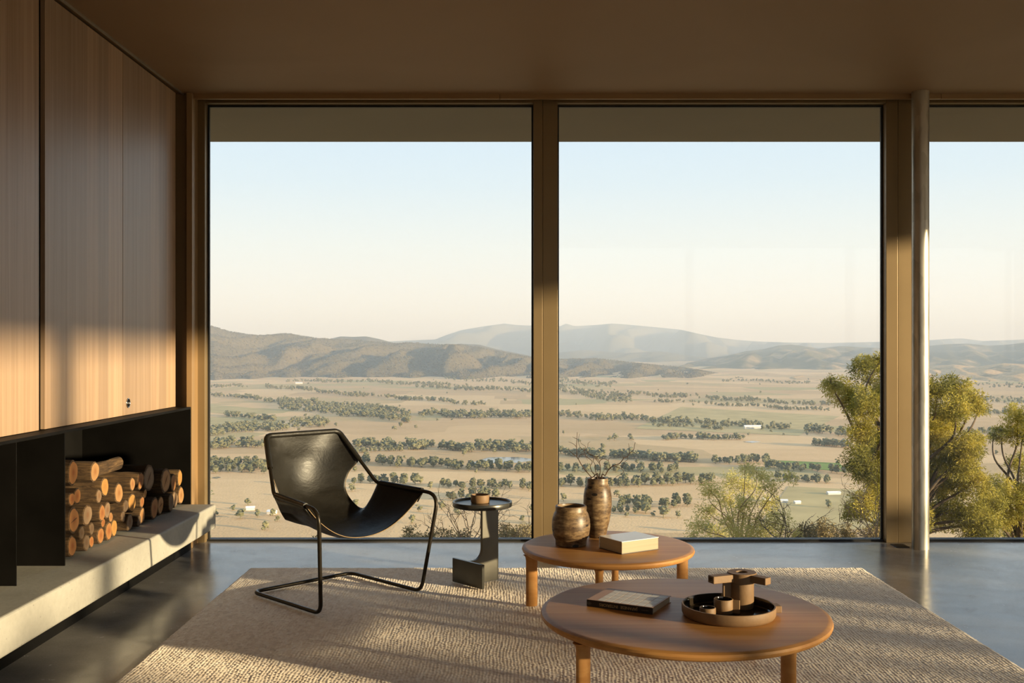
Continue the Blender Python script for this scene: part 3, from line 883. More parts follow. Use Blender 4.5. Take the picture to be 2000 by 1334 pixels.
for i in range(7):
    for j in range(4):
        mb.box(gx0 + i * cw + 0.0016, gx0 + (i + 1) * cw - 0.0016, gy0 + j * cd + 0.0016, gy0 + (j + 1) * cd - 0.0016, BT, BT + 0.0003)
mb.build('cover_print', M['print_square'], fcov, world=False)
def text_mesh(body, size, mat, parent, name, M4):
    cu = bpy.data.curves.new(name, 'FONT'); cu.body = body; cu.size = size; cu.extrude = 0.0; cu.resolution_u = 3
    cu.align_x = 'CENTER'; cu.align_y = 'CENTER'
    tmp = bpy.data.objects.new(name + '_tmp', cu); COL.objects.link(tmp)
    dg = bpy.context.evaluated_depsgraph_get()
    me = bpy.data.meshes.new_from_object(tmp.evaluated_get(dg))
    bpy.data.objects.remove(tmp)
    me.transform(M4)
    me.materials.clear(); me.materials.append(mat)
    return obj(name, me, parent)
# on the spine (facing -y), turned upside down
flip = Matrix.Translation((BW * 0.485, -0.0018, BT * 0.50)) @ Matrix.Rotation(math.pi / 2, 4, 'X') @ Matrix.Rotation(math.pi, 4, 'Z')
text_mesh('JAPANESE  INTERIORS', 0.0158, M['gold_print'], spn, 'title', flip)
mb = MB()                                     # illegible small print at the right end, diamond emblem at the left end
for a, b in ((0.222, 0.2285), (0.2295, 0.237), (0.238, 0.246), (0.247, 0.250)):
    mb.box(a, b, -0.0018, -0.0015, 0.0120, 0.0142)
mb.build('small_print', M['faint_print'], spn, world=False)
mb = MB(); c0 = Vector((0.0105, -0.0015, BT / 2))
dia = [c0 + Vector((0.0075 * math.cos(a), 0, 0.0075 * math.sin(a))) for a in (0, math.pi / 2, math.pi, 3 * math.pi / 2)]
mb.tube(dia, 0.0007, 6, closed=True)
mb.tube([c0 + Vector((-0.0035, 0, 0)), c0 + Vector((0.0035, 0, 0))], 0.0007, 6)
mb.tube([c0 + Vector((0, 0, -0.0035)), c0 + Vector((0, 0, 0.0035))], 0.0007, 6)
mb.build('emblem', M['faint_print'], spn, world=False)

# ---- tray, jug and cups
TC = (0.809, 3.715)
tr_ = empty('serving_tray', (TC[0], TC[1], HT)); tag(tr_, 'round brown stoneware tray with dark glazed inside', 'tray')
MB().lathe([(0, 0), (0.160, 0), (0.166, 0.003), (0.1705, 0.012), (0.1715, 0.040), (0.1700, 0.0425), (0.1650, 0.0425)], 96, (TC[0], TC[1], HT + 0.0005)).build('body', M['clay'], tr_, smooth=40)
MB().lathe([(0.1650, 0.0425), (0.1632, 0.039), (0.1620, 0.012), (0.158, 0.0085), (0, 0.008)], 96, (TC[0], TC[1], HT + 0.0005)).build('glaze', M['glaze'], tr_, smooth=40)
def rbox(c, ang, x0, x1, y0, y1, z0, z1):
    ca, sa = math.cos(ang), math.sin(ang)
    return MB().prism([(c[0] + x * ca - y * sa, c[1] + x * sa + y * ca) for x, y in ((x0, y0), (x1, y0), (x1, y1), (x0, y1))], z0, z1)
rbox(TC, 0.10, 0.1685, 0.196, -0.024, 0.024, HT + 0.010, HT + 0.036).build('handle', M['clay'], tr_, bevel=0.003)
ZB = HT + 0.0092
JC = (0.877, 3.795)
jg = empty('stoneware_jug', (JC[0], JC[1], ZB)); tag(jg, 'brown stoneware jug with two angular arms, standing on the tray', 'jug')
MB().lathe([(0, 0), (0.040, 0), (0.0425, 0.004), (0.0425, 0.014), (0.0445, 0.017), (0.0445, 0.098), (0, 0.098)], 56, (JC[0], JC[1], ZB)).build('body', M['clay'], jg, smooth=35)
MB().lathe([(0, 0.0985), (0.053, 0.0985), (0.0545, 0.100), (0.0545, 0.133), (0.053, 0.135), (0.022, 0.135), (0.021, 0.133), (0.021, 0.118), (0, 0.118)], 56, (JC[0], JC[1], ZB)).build('collar', M['clay'], jg, smooth=35)
MB().lathe([(0.0205, 0.1185), (0, 0.1184)], 24, (JC[0], JC[1], ZB)).build('mouth', M['glaze'], jg)
a1 = math.atan2(-0.055, -0.132); a2 = math.atan2(-0.088, 0.078)
rbox(JC, a1, 0.046, 0.140, -0.018, 0.020, ZB + 0.104, ZB + 0.132).build('spout', M['clay'], jg, bevel=0.003)
rbox(JC, a1, 0.1398, 0.1405, -0.010, 0.012, ZB + 0.110, ZB + 0.127).build('spout_mouth', M['glaze'], jg)
rbox(JC, a2, 0.046, 0.118, -0.020, 0.016, ZB + 0.106, ZB + 0.132).build('arm', M['clay'], jg, bevel=0.003)
rbox(JC, math.pi * 1.03, 0.0425, 0.074, -0.008, 0.008, ZB + 0.016, ZB + 0.103).build('handle', M['clay'], jg, bevel=0.002)
def cup(c, r, h, name, label, handle=None):
    o_ = empty(name, (c[0], c[1], ZB)); tag(o_, label, 'cup')
    MB().lathe([(0, 0), (r * 0.95, 0), (r, 0.003), (r, h - 0.002), (r - 0.0015, h), (r - 0.004, h)], 40, (c[0], c[1], ZB)).build('body', M['clay'], o_, smooth=40)
    MB().lathe([(r - 0.004, h), (r - 0.005, h - 0.003), (r - 0.006, 0.006), (0, 0.005)], 40, (c[0], c[1], ZB)).build('glaze', M['glaze'], o_, smooth=40)
    if handle is not None:
        rbox(c, handle, r - 0.001, r + 0.024, -0.0055, 0.0055, ZB + 0.002, ZB + h - 0.002).build('handle', M['clay'], o_, bevel=0.0015)
cup((0.792, 3.722), 0.0355, 0.052, 'stoneware_cup', 'stoneware cup with a flat slab handle on the tray', -0.35)
cup((0.721, 3.660), 0.0295, 0.036, 'stoneware_cup', 'smallest handleless stoneware cup at the front of the tray')

# ================================================================== COLUMN
KC = (2.640, 6.455)
cl = empty('steel_column', (KC[0], KC[1], 0)); tag(cl, 'round galvanised steel column standing in front of the window', 'column')
MB().lathe([(0, 0.0), (0.0535, 0.0), (0.0535, 2.9395), (0, 2.9395)], 64, (KC[0], KC[1], 0)).build('shaft', M['galv'], cl, smooth=40)
o = MB().box(2.50, 2.585, 6.49, 6.60, 0.0, 0.004).build('floor_plate', M['gasket'], bevel=0.001); tag(o, 'small flat black plate on the floor beside the column', 'floor plate')

# ================================================================== OUTSIDE: LAND
ZV = EYE - 180.0                       # valley floor, 180 m below the eye
HC = (1.0, 2.5)                        # the house stands about here

def ground_z(x, y):
    """height of the land near the house: a terrace, then a slope falling to the plain"""
    x = np.asarray(x, float); y = np.asarray(y, float)
    dx, dy = x - HC[0], y - HC[1]
    r = np.hypot(dx, dy) + 1e-6
    front = np.clip(dy / r, -1, 1)
    R0 = np.where(front > 0, 5.0 + 8.0 * (1 - front) , 16.0)
    slope = 0.13 + 0.22 * np.clip(front * 0.5 + 0.5, 0, 1)
    drop = np.maximum(r - R0, 0) * slope
    z = -0.34 - drop
    return np.maximum(z, ZV)

def fbm(x, y, seed, oct=4, lac=2.0, gain=0.5):
    """vectorised value-noise fbm on world coordinates (x, y already scaled)"""
    tot = np.zeros_like(x); amp = 1.0; nrm = 0.0
    for o_ in range(oct):
        xi, yi = np.floor(x).astype(np.int64), np.floor(y).astype(np.int64)
        fx, fy = x - xi, y - yi
        fx = fx * fx * (3 - 2 * fx); fy = fy * fy * (3 - 2 * fy)
        def h(a, b):
            n_ = (a * 374761393 + b * 668265263 + (seed + o_) * 1442695041) & 0x7fffffff
            n_ = ((n_ ^ (n_ >> 13)) * 1274126177) & 0x7fffffff
            return ((n_ ^ (n_ >> 16)) & 0xffff) / 65535.0
        v_ = (h(xi, yi) * (1 - fx) + h(xi + 1, yi) * fx) * (1 - fy) + (h(xi, yi + 1) * (1 - fx) + h(xi + 1, yi + 1) * fx) * fy
        tot += v_ * amp; nrm += amp; amp *= gain; x = x * lac; y = y * lac
    return tot / nrm

t = NT('dry_plain')
v = t.map()
vo = t.new('TexVoronoi', distance='CHEBYCHEV'); vo.inputs['Scale'].default_value = 1.0
vo.inputs['Randomness'].default_value = 0.85
t.l.new(t.map((1 / 330.0, 1 / 300.0, 0.0)), vo.inputs['Vector'])
sp = t.new('SeparateColor'); t.l.new(vo.outputs['Color'], sp.inputs[0])
pad = t.ramp(sp.outputs[0], [(0.0, (0.62, 0.36, 0.165)), (0.25, (0.95, 0.60, 0.29)), (0.5, (0.84, 0.51, 0.24)), (0.70, (0.64, 0.38, 0.175)), (0.86, (0.56, 0.39, 0.165)), (1.0, (0.45, 0.37, 0.145))])
n1 = t.noise(t.map((1 / 160.0, 1 / 90.0, 0)), 1.0, 6, 0.6); n2 = t.noise(t.map((1 / 14.0, 1 / 10.0, 0)), 1.0, 4, 0.6)
pad = t.mix(0.25, pad, t.ramp(n1, [(0.3, (0.56, 0.345, 0.155)), (0.7, (0.88, 0.58, 0.30))]))
pad = t.mix(0.16, pad, t.ramp(n2, [(0.3, (0.36, 0.25, 0.12)), (0.7, (0.80, 0.58, 0.32))]))
t.set(Base_Color=pad, Roughness=0.95)
t.b.inputs['Specular IOR Level'].default_value = 0.05
t.bump(t.noise(t.map((1 / 3.0, 1 / 3.0, 0)), 1.0, 3), 0.35, 1.5)
M['plain'] = t.m

rad = np.concatenate([[0.0], np.geomspace(4, 60, 24), np.geomspace(70, 900, 40), np.geomspace(950, 45000, 60)])
ang = np.linspace(0, 2 * math.pi, 181)[:-1]
RR, AA = np.meshgrid(rad, ang, indexing='ij')
gx, gy = HC[0] + RR * np.cos(AA), HC[1] + RR * np.sin(AA)
gz = ground_z(gx, gy)
far = np.clip((RR - 900) / 1500, 0, 1)
gz = gz + far * 5.0 * (fbm(gx / 900 + 50, gy / 900 + 50, 3) - 0.5) * np.clip((9000 - RR) / 3000, 0, 1)
verts = np.stack([gx, gy, gz], -1).reshape(-1, 3)
na = len(ang); idx = np.arange(verts.shape[0]).reshape(len(rad), na)
quads = np.stack([idx[:-1], idx[1:], np.roll(idx[1:], -1, 1), np.roll(idx[:-1], -1, 1)], -1).reshape(-1, 4)
o = obj('terrain', np_mesh('terrain', verts, quads, M['plain'])); tag(o, 'wide dry golden farmland plain below the house', kind='structure')

# ---- hills and mountains
def mat_hill(name, forest, grass, lo, hi, scale):
    t = NT(name)
    v = t.map((1 / scale,) * 3)
    n1 = t.noise(v, 1.0, 5, 0.6); n2 = t.noise(t.map((1 / 22.0,) * 3), 1.0, 4, 0.7)
    col = t.ramp(n1, [(lo, grass), (hi, forest)])
    col = t.mix(0.5, col, t.mix(1.0, col, t.ramp(n2, [(0.35, (0.25,) * 3), (0.65, (1.6,) * 3)]), 'MULTIPLY'))
    t.set(Base_Color=col, Roughness=1.0); t.b.inputs['Specular IOR Level'].default_value = 0.0
    t.bump(n2, 0.9, 14.0)
    return t.m
M['hill_forest'] = mat_hill('forested_hill', (0.155, 0.125, 0.068), (0.21, 0.16, 0.085), 0.25, 0.5, 700.0)
M['hill_mixed'] = mat_hill('half_cleared_hill', (0.15, 0.135, 0.07), (0.50, 0.345, 0.18), 0.33, 0.50, 420.0)
M['hill_bare'] = mat_hill('bare_brown_hill', (0.20, 0.16, 0.08), (0.60, 0.40, 0.20), 0.54, 0.66, 300.0)
M['mountain'] = mat_hill('far_mountain', (0.15, 0.14, 0.085), (0.18, 0.16, 0.09), 0.3, 0.6, 1500.0)

def ridge(name, label, sky, D0, D1, mat, amp, wave, seed, k=0.32, back=1.35, px_step=4, rows_=70, power=0.85):
    xs_ = np.arange(sky[0][0], sky[-1][0] + 1, px_step, dtype=float)
    sk = np.interp(xs_, [p[0] for p in sky], [p[1] for p in sky])
    tt = np.concatenate([np.linspace(-0.04, 1.0, rows_), np.linspace(1.0, back, 14)[1:]])
    TT, PX = np.meshgrid(tt, xs_, indexing='ij')
    SK = np.broadcast_to(sk, TT.shape)
    D0v = D0 * (1 + 0.16 * (fbm(PX / 70.0 + seed, PX * 0 + seed, seed, 3) - 0.5))
    D = D0v + (D1 - D0v) * TT
    X = (PX - CX) / FPX * D
    zr = EYE - (SK - CY) * D1 / FPX
    s_ = np.clip(TT, 0, 1) ** power
    s_ = np.where(TT > 1, 1 - ((TT - 1) / (back - 1)) ** 1.3, s_)
    z = ZV - 6 + (zr - ZV + 6) * s_
    q1 = (X - k * (D - D0)) / wave
    q2 = (X * k + (D - D0)) / (wave * 5.5)
    wq = q1 + 1.7 * fbm(q1 * 0.45 + 31, q2 * 1.6 + 7, seed, 2)
    rn = np.abs(2 * (wq - np.floor(wq)) - 1) * (0.55 + 0.9 * fbm(q1 * 0.6 + 3, q2 + 11, seed + 2, 1))
    wq2 = q1 * 2.4 + 1.5 * fbm(q1 + 3, q2 * 3 + 9, seed + 7, 2)
    rn2 = np.abs(2 * (wq2 - np.floor(wq2)) - 1)
    env = np.clip(np.sin(np.clip(TT, 0, 1) * math.pi), 0, 1) ** 0.7
    z = z + env * amp * ((rn - 0.55) * 1.0 + (rn2 - 0.55) * 0.55)
    z = z + env * amp * 0.10 * (fbm(X / 60, D / 60, seed + 30, 2) - 0.5)
    z = np.where(TT < 0.999, np.minimum(z, EYE - (SK - CY) * D / FPX - 3.0), z)
    z = np.where(TT < 0, ZV - 12, z)
    verts = np.stack([X, D, z], -1).reshape(-1, 3)
    nc = len(xs_); idx = np.arange(verts.shape[0]).reshape(len(tt), nc)
    quads = np.stack([idx[:-1, :-1], idx[:-1, 1:], idx[1:, 1:], idx[1:, :-1]], -1).reshape(-1, 4)
    o = obj(name, np_mesh(name, verts, quads, mat)); tag(o, label, kind='structure')
    return TT, X, D, z
SKY_L = [(60, 640), (200, 615), (300, 622), (360, 628), (400, 633), (450, 648), (500, 655), (530, 654), (560, 651), (590, 656), (620, 661), (680, 663), (730, 667), (770, 671), (800, 669), (860, 673), (900, 673), (940, 679), (985, 688), (1042, 699), (1090, 701), (1160, 700), (1200, 704), (1260, 711), (1330, 717), (1390, 727), (1440, 736), (1480, 744)]
HL = ridge('forested_hills', 'long olive-grey forested range of hills on the left', SKY_L, 6000, 8300, M['hill_forest'], 120, 400, 5)
SKY_L2 = [(600, 675), (640, 663), (665, 657), (690, 658), (715, 657), (740, 662), (770, 670), (830, 676), (900, 672), (935, 673), (970, 682), (1010, 690), (1060, 700)]
ridge('forested_hills', 'low shoulder of hills peeping over the left range', SKY_L2, 9000, 10500, M['hill_forest'], 40, 500, 8)
SKY_M = [(620, 676), (700, 668), (760, 667), (800, 665), (850, 663), (870, 655), (900, 645), (940, 638), (985, 632), (1010, 635), (1040, 636), (1075, 638), (1092, 638), (1106, 632), (1122, 637), (1160, 635), (1195, 632), (1225, 634), (1290, 640), (1330, 644), (1365, 652), (1400, 659), (1440, 664), (1480, 667), (1540, 669), (1620, 670), (1700, 668), (1780, 667), (1850, 662), (1880, 661), (1920, 666), (1980, 664), (2050, 660), (2140, 662)]
ridge('far_mountain', 'hazy blue-grey mountain on the horizon', SKY_M, 17000, 23000, M['mountain'], 330, 1500, 21, px_step=5, rows_=50)
SKY_M2 = [(1000, 700), (1080, 690), (1140, 683), (1220, 690), (1290, 686), (1340, 694), (1400, 700), (1460, 706)]
ridge('far_mountain', 'pale foothill below the hazy mountain', SKY_M2, 13000, 15000, M['mountain'], 70, 900, 27, px_step=5, rows_=40)
SKY_R = [(1300, 724), (1340, 710), (1380, 700), (1420, 695), (1455, 686), (1490, 682), (1520, 675), (1545, 673), (1570, 676), (1600, 681), (1640, 676), (1680, 678), (1730, 680), (1800, 677), (1850, 672), (1890, 671), (1930, 675), (1970, 673), (2010, 668), (2140, 664)]
ridge('wooded_hills', 'hazy wooded hills with cleared slopes on the right', SKY_R, 8600, 11800, M['hill_mixed'], 60, 620, 33, rows_=60)
SKY_B = [(1380, 745), (1440, 733), (1480, 729), (1530, 731), (1570, 727), (1620, 732), (1680, 728), (1750, 722), (1810, 716), (1860, 712), (1910, 716), (1960, 709), (2010, 712), (2140, 708)]
ridge('brown_hills', 'low bare brown hills at the right edge of the plain', SKY_B, 5500, 7600, M['hill_bare'], 26, 330, 41, rows_=50)

# ================================================================== OUTSIDE: VALLEY TREES
def mat_leaf(name, a, b, c, scale, rough=0.7, trans=0.0):
    t = NT(name)
    n1 = t.noise(t.map((1 / scale,) * 3), 1.0, 3, 0.6)
    oi = t.new('ObjectInfo')
    col = t.ramp(n1, [(0.32, a), (0.5, b), (0.7, c)])
    k = t.ramp(oi.outputs['Random'], [(0.0, (0.78, 0.80, 0.80)), (1.0, (1.2, 1.15, 1.1))])
    col = t.mix(1.0, col, k, 'MULTIPLY')
    t.set(Base_Color=col, Roughness=rough); t.b.inputs['Specular IOR Level'].default_value = 0.2
    if trans:
        tl = t.new('BsdfTranslucent'); t.l.new(col, tl.inputs[0])
        mx = t.new('MixShader'); mx.inputs[0].default_value = trans
        t.l.new(t.b.outputs[0], mx.inputs[1]); t.l.new(tl.outputs[0], mx.inputs[2]); t.l.new(mx.outputs[0], t.out.inputs[0])
    return t.m
M['gum'] = mat_leaf('gum_foliage', (0.095, 0.098, 0.050), (0.155, 0.152, 0.078), (0.235, 0.215, 0.112), 5.0)
M['hilltree'] = mat_leaf('hill_tree_foliage', (0.115, 0.098, 0.052), (0.15, 0.123, 0.066), (0.19, 0.15, 0.08), 60.0)

def ico(sub):
    import bmesh
    bm = bmesh.new(); bmesh.ops.create_icosphere(bm, subdivisions=sub, radius=1.0)
    V = np.array([v.co[:] for v in bm.verts]); Fc = np.array([[v.index for v in f.verts] for f in bm.faces]); bm.free()
    return V, Fc
I1, I2 = ico(1), ico(2)

def blob_tree(seed, sub, nb, fine=1.0):
    """a gum tree of unit height: trunk and lumpy crown"""
    rng = np.random.default_rng(seed)
    V0, F0 = (I1, I2)[sub - 1]
    vs, fs, n_ = [], [], 0
    # trunk
    k = 5
    for zz, r_ in ((0.0, 0.035), (0.55, 0.022)):
        a = np.arange(k) * 2 * math.pi / k
        vs.append(np.stack([r_ * np.cos(a), r_ * np.sin(a), np.full(k, zz)], -1))
    for j in range(k):
        fs += [[j, (j + 1) % k, k + (j + 1) % k], [j, k + (j + 1) % k, k + j]]
    n_ = 2 * k
    fs = [np.array(fs)]
    for b in range(nb):
        a = rng.uniform(0, 6.28); rr = rng.uniform(0.0, 0.26)
        zz = rng.uniform(0.24, 0.84)
        rr = rng.uniform(0.05, 0.34) * (1.0 - 0.75 * abs(zz - 0.45))
        c = np.array([rr * math.cos(a), rr * math.sin(a), zz])
        if b == 0: c = np.array([0, 0, 0.5])
        s_ = rng.uniform(0.11, 0.20) * fine * (1.6 / fine if b == 0 else 1)
        V = V0 * (1 + rng.uniform(-0.34, 0.34, (len(V0), 1)))
        V = V * np.array([s_ * 1.12, s_ * 1.12, s_ * 0.82]) + c
        vs.append(V); fs.append(F0 + n_); n_ += len(V)
    return np.concatenate(vs), np.concatenate(fs)

BELTS = [  # x0,y0,x1,y1, thickness px, trees, height m, where (None: stuff)
 (521,755,715,776,5,70,17,None), (623,743,908,755,4,90,17,None), (817,757,1042,764,5,80,17,None), (405,772,570,788,4,55,16,None), (715,773,944,792,4,70,15,None),
 (545,790,800,815,22,260,17,None), (433,813,538,822,4,30,15,None), (405,845,640,828,13,110,16,None), (817,812,1042,815,9,90,17,None),
 (405,755,480,757,3,25,15,None), (860,738,1040,750,6,60,16,None), (560,745,640,746,3,25,15,None), (1092,745,1200,752,10,60,16,None),
 (405,872,517,872,10,36,16,None), (690,872,1042,880,8,95,17,None), (694,886,820,876,2,28,10,None),
 (1092,759,1229,783,16,110,16,None), (1229,770,1624,793,5,110,15,None), (1280,783,1620,803,3,80,12,None), (1092,813,1543,838,7,130,15,None), (1278,832,1409,839,2,26,11,None),
 (1405,743,1620,750,3,50,14,None), (1815,775,2060,790,8,70,14,None), (1815,800,2060,812,6,60,14,None), (1815,840,2060,850,5,40,14,None), (1815,745,2060,760,9,60,14,None),
 (1574,844,1666,852,8,24,17,None), (1296,858,1458,859,3,30,14,None), (1581,872,1666,874,3,22,15,None), (1092,888,1360,903,5,70,16,None),
 (402,914,517,917,18,34,17,'in the broad belt at the left window edge'),
 (708,905,1042,921,6,62,16,'in the long belt just in front of the grey farm dam'),
 (690,944,812,946,5,15,16,'in the clump beside the chair opening'),
 (863,952,1042,953,5,22,15,'in the belt above the black side table'),
 (870,978,968,972,7,11,15,'in the group behind the round dish'),
 (1395,903,1497,905,5,20,16,'in the short belt left of the green paddock'),
 (1493,914,1659,925,5,30,15,'along the near side of the green paddock'),
 (1092,921,1320,921,6,34,16,'in the belt behind the bare vase branches'),
 (1092,950,1230,950,6,22,16,'level with the tall vase mouth'),
 (1233,949,1395,942,6,27,17,'in the belt right of the tall vase, above the white book'),
 (1518,936,1624,946,4,16,13,'behind the pale sapling'),
 (1211,990,1352,988,7,19,15,'in the nearest belt above the white book'),
 (1197,1004,1262,1001,5,7,13,'just right of the tall vase'),
]
LONE = [(1296,1011,15), (1324,1012,9), (1276,1009,7), (503,1010,10), (420,1008,9), (805,1022,12), (470,1013,12), (1190,862,13), (1200,860,16), (1231,858,14), (1178,878,13), (770,840,12), (782,835,14), (812,838,10), (905,890,13), (840,955,12), (862,990,8), (1040,1000,12), (1020,1020,9), (745,958,13), (1440,790,12), (1330,770,11)]
rng = np.random.default_rng(5)
plants = []                                     # x, y, height, where
for x0, y0, x1, y1, th, n_, hm, wh in BELTS:
    for i in range(int(n_ * (4.0 if wh else 1.5))):
        s_ = rng.random()
        px = x0 + (x1 - x0) * s_ + rng.normal(0, 2)
        py = y0 + (y1 - y0) * s_ + (rng.random() - 0.5) * th + 1.5 * math.sin(px * 0.05)
        p = G(px, py, ZV)
        hh = hm * rng.uniform(0.65, 1.15)
        if wh and any(abs(p.x - q[0]) < 40 and math.hypot(p.x - q[0], p.y - q[1]) < 0.385 * (hh + q[2]) for q in plants if q[3]): continue
        plants.append((p.x, p.y, hh, wh))
for px, py, hm in LONE:
    p = G(px, py, ZV); plants.append((p.x, p.y, hm, None))
for i in range(150):                            # single paddock trees
    px, py = rng.uniform(405, 2000), 742 + 300 * rng.random() ** 1.6
    p = G(px, py, ZV); plants.append((p.x, p.y, rng.uniform(7, 13), None))
def land_z(x, y):
    r_ = np.hypot(x - HC[0], y - HC[1]); f_ = np.clip((r_ - 900) / 1500, 0, 1)
    return ground_z(x, y) + f_ * 5.0 * (fbm(np.asarray([x]) / 900 + 50, np.asarray([y]) / 900 + 50, 3)[0] - 0.5) * np.clip((9000 - r_) / 3000, 0, 1)
protos = []
for s_ in range(6):
    V, Fc = blob_tree(100 + s_, 1, 60, 0.62)
    protos.append(np_mesh('valley_tree', V, Fc, M['gum'], smooth=False))
sv, sf, base = [], [], 0
low = [blob_tree(200 + s_, 1, 15, 0.85) for s_ in range(6)]
n_ind = 0; belt_objs = {}
for i, (x, y, hm, wh) in enumerate(plants):
    z = float(land_z(x, y)) - 0.4
    if wh is not None and n_ind < 300:
        o = obj('valley_tree', protos[i % 6])
        o.location = (x, y, z); o.rotation_euler = (0, 0, rng.uniform(0, 6.28)); o.scale = (hm * rng.uniform(0.85, 1.05), hm * rng.uniform(0.85, 1.05), hm)
        belt_objs.setdefault(wh, []).append(o); n_ind += 1
    else:
        V, Fc = low[i % 6]
        a = rng.uniform(0, 6.28); ca, sa = math.cos(a), math.sin(a); w_ = hm * rng.uniform(0.9, 1.3)
        sv.append(np.stack([x + w_ * (V[:, 0] * ca - V[:, 1] * sa), y + w_ * (V[:, 0] * sa + V[:, 1] * ca), z + hm * V[:, 2]], -1))
        sf.append(Fc + base); base += len(V)
ORD = ['first', 'second', 'third', 'fourth', 'fifth', 'sixth', 'seventh', 'eighth', 'ninth', 'tenth', 'eleventh', 'twelfth']
for wh, lst in belt_objs.items():
    lst.sort(key=lambda q: q.location.x / q.location.y)
    for k, q in enumerate(lst):
        if len(lst) <= 12: tag(q, ORD[k] + ' gum tree from left ' + wh, 'tree', 'gum trees ' + wh)
        else: tag(q, 'olive green gum tree ' + wh, 'tree', 'gum trees ' + wh)
o = obj('distant_tree_belts', np_mesh('distant_tree_belts', np.concatenate(sv), np.concatenate(sf), M['gum'], smooth=False))
tag(o, 'many distant gum trees in belts across the dry plain', 'trees', kind='stuff')

# forest on the left hills
TT, X, D, Z = HL
sel = rng.random(TT.shape) < 0.0
r_i = rng.integers(2, 70, 18000); c_i = rng.integers(60, TT.shape[1] - 6, 18000)
sv, sf, base = [], [], 0
V0, F0 = I1
for a, b in zip(r_i, c_i):
    if TT[a, b] > 1.0 or TT[a, b] < 0.015: continue
    hm = rng.uniform(5, 10)
    dx_ = rng.uniform(-9, 9); dy_ = rng.uniform(-16, 16)
    V = V0 * (1 + rng.uniform(-0.2, 0.2, (12, 1))) * np.array([hm * 0.62, hm * 0.62, hm * 0.55])
    sv.append(V + np.array([X[a, b] + dx_, D[a, b] + dy_, Z[a, b] + hm * 0.30])); sf.append(F0 + base); base += 12
o = obj('hill_forest', np_mesh('hill_forest', np.concatenate(sv), np.concatenate(sf), M['hilltree'], smooth=True))
tag(o, 'scrubby forest covering the left range of hills', 'forest', kind='stuff')

# ---- dams and farm buildings
t = NT('dam_water'); n1 = t.noise(t.map((1 / 6.0,) * 3), 1.0, 2)
t.set(Base_Color=(0.16, 0.17, 0.16), Roughness=0.12); t.bump(n1, 0.02, 0.1)
M['water'] = t.m
M['green'] = plain('green_crop', (0.24, 0.30, 0.07), 0.95, 0, 0.2, 1 / 60.0, spec=0.05)
M['olive_pad'] = plain('olive_grass', (0.58, 0.425, 0.19), 0.95, 0, 0.15, 1 / 50.0, spec=0.05)
M['shed_wall'] = plain('shed_wall', (0.70, 0.66, 0.58), 0.7)
M['shed_roof'] = plain('shed_roof', (0.80, 0.78, 0.74), 0.5)
def ground_patch(name, mat, pts, lift, label, cat, kind=None):
    """closed outline of photo pixels laid on the plain"""
    P = [G(px, py, ZV) for px, py in pts]
    n_ = 10; out = []
    for a, b in zip(P, P[1:] + P[:1]):
        out += [a.lerp(b, k / n_) for k in range(n_)]
    zmax = max(float(land_z(p.x, p.y)) for p in out) + lift
    mb = MB().prism([(p.x, p.y) for p in out], zmax - 8.0, zmax)
    o = mb.build(name, mat); tag(o, label, cat, kind=kind); return o
ground_patch('farm_dam', M['water'], [(921, 905), (955, 893.5), (1012, 893), (1050, 898), (1010, 904)], 0.5, 'large pale grey farm dam beside the left of the central mullion', 'dam')
ground_patch('farm_dam', M['water'], [(1452, 864), (1470, 862.5), (1486, 864), (1470, 866)], 0.5, 'small sliver of farm dam in the middle of the right window', 'dam')
ground_patch('farm_dam', M['water'], [(414, 934), (424, 931.5), (432, 933), (424, 935)], 0.5, 'tiny bluish farm dam near the left window edge', 'dam')
def paddock(name, mat, pts, label):
    """paddock of another grass: a sheet following the plain just above it"""
    a, b, c, d = [G(px, py, ZV) for px, py in pts]
    mb = MB(); nn = 14
    for i in range(nn + 1):
        for j in range(nn + 1):
            p = a.lerp(b, j / nn).lerp(d.lerp(c, j / nn), i / nn)
            mb.v.append((p.x, p.y, float(land_z(p.x, p.y)) + 0.35))
    for i in range(nn):
        for j in range(nn):
            q = i * (nn + 1) + j; mb.f.append((q, q + 1, q + nn + 2, q + nn + 1))
    o = mb.build(name, mat, smooth=180); tag(o, label, kind='structure'); return o
paddock('paddock', M['green'], [(1497, 909), (1655, 922), (1640, 905), (1500, 899)], 'narrow bright green irrigated paddock')
paddock('paddock', M['olive_pad'], [(1480, 1035), (1720, 1035), (1690, 958), (1540, 950)], 'olive-tinged paddock behind the pale sapling')
paddock('paddock', M['olive_pad'], [(1240, 838), (1560, 852), (1640, 812), (1330, 795)], 'flat greenish paddock in the middle distance')
paddock('paddock', M['olive_pad'], [(405, 806), (470, 812), (520, 800), (405, 790)], 'greenish paddock at the left window edge')
def shed(px, py, w, d, h, rz, label):
    p = G(px, py, ZV); z = float(land_z(p.x, p.y))
    r = empty('farm_building', (p.x, p.y, z), rz); tag(r, label, 'building', 'white farm buildings on the plain')
    MB().box(-w / 2, w / 2, -d / 2, d / 2, -1.5, h).build('walls', M['shed_wall'], r, world=False)
    e = 0.5
    mb = MB().extrude([(-w / 2 - e, -d / 2 - e, h), (-w / 2 - e, d / 2 + e, h), (-w / 2 - e, 0, h + d * 0.28)], (w + 2 * e, 0, 0))
    mb.build('roof', M['shed_roof'], r, world=False)
shed(489, 996, 9, 6, 2.6, 0.2, 'white farm building left of the pair seen beside the leather chair')
shed(531, 1004, 9, 7, 2.8, -0.2, 'white farm building half hidden by the leather chair back')
shed(1497, 979, 9, 7, 2.8, 0.3, 'leftmost of three white farm roofs behind the pale sapling')
shed(1531, 982, 8, 6, 2.6, -0.1, 'middle one of three white farm roofs behind the pale sapling')
shed(1557, 984, 7, 5, 2.4, 0.2, 'rightmost of three white farm roofs behind the pale sapling')
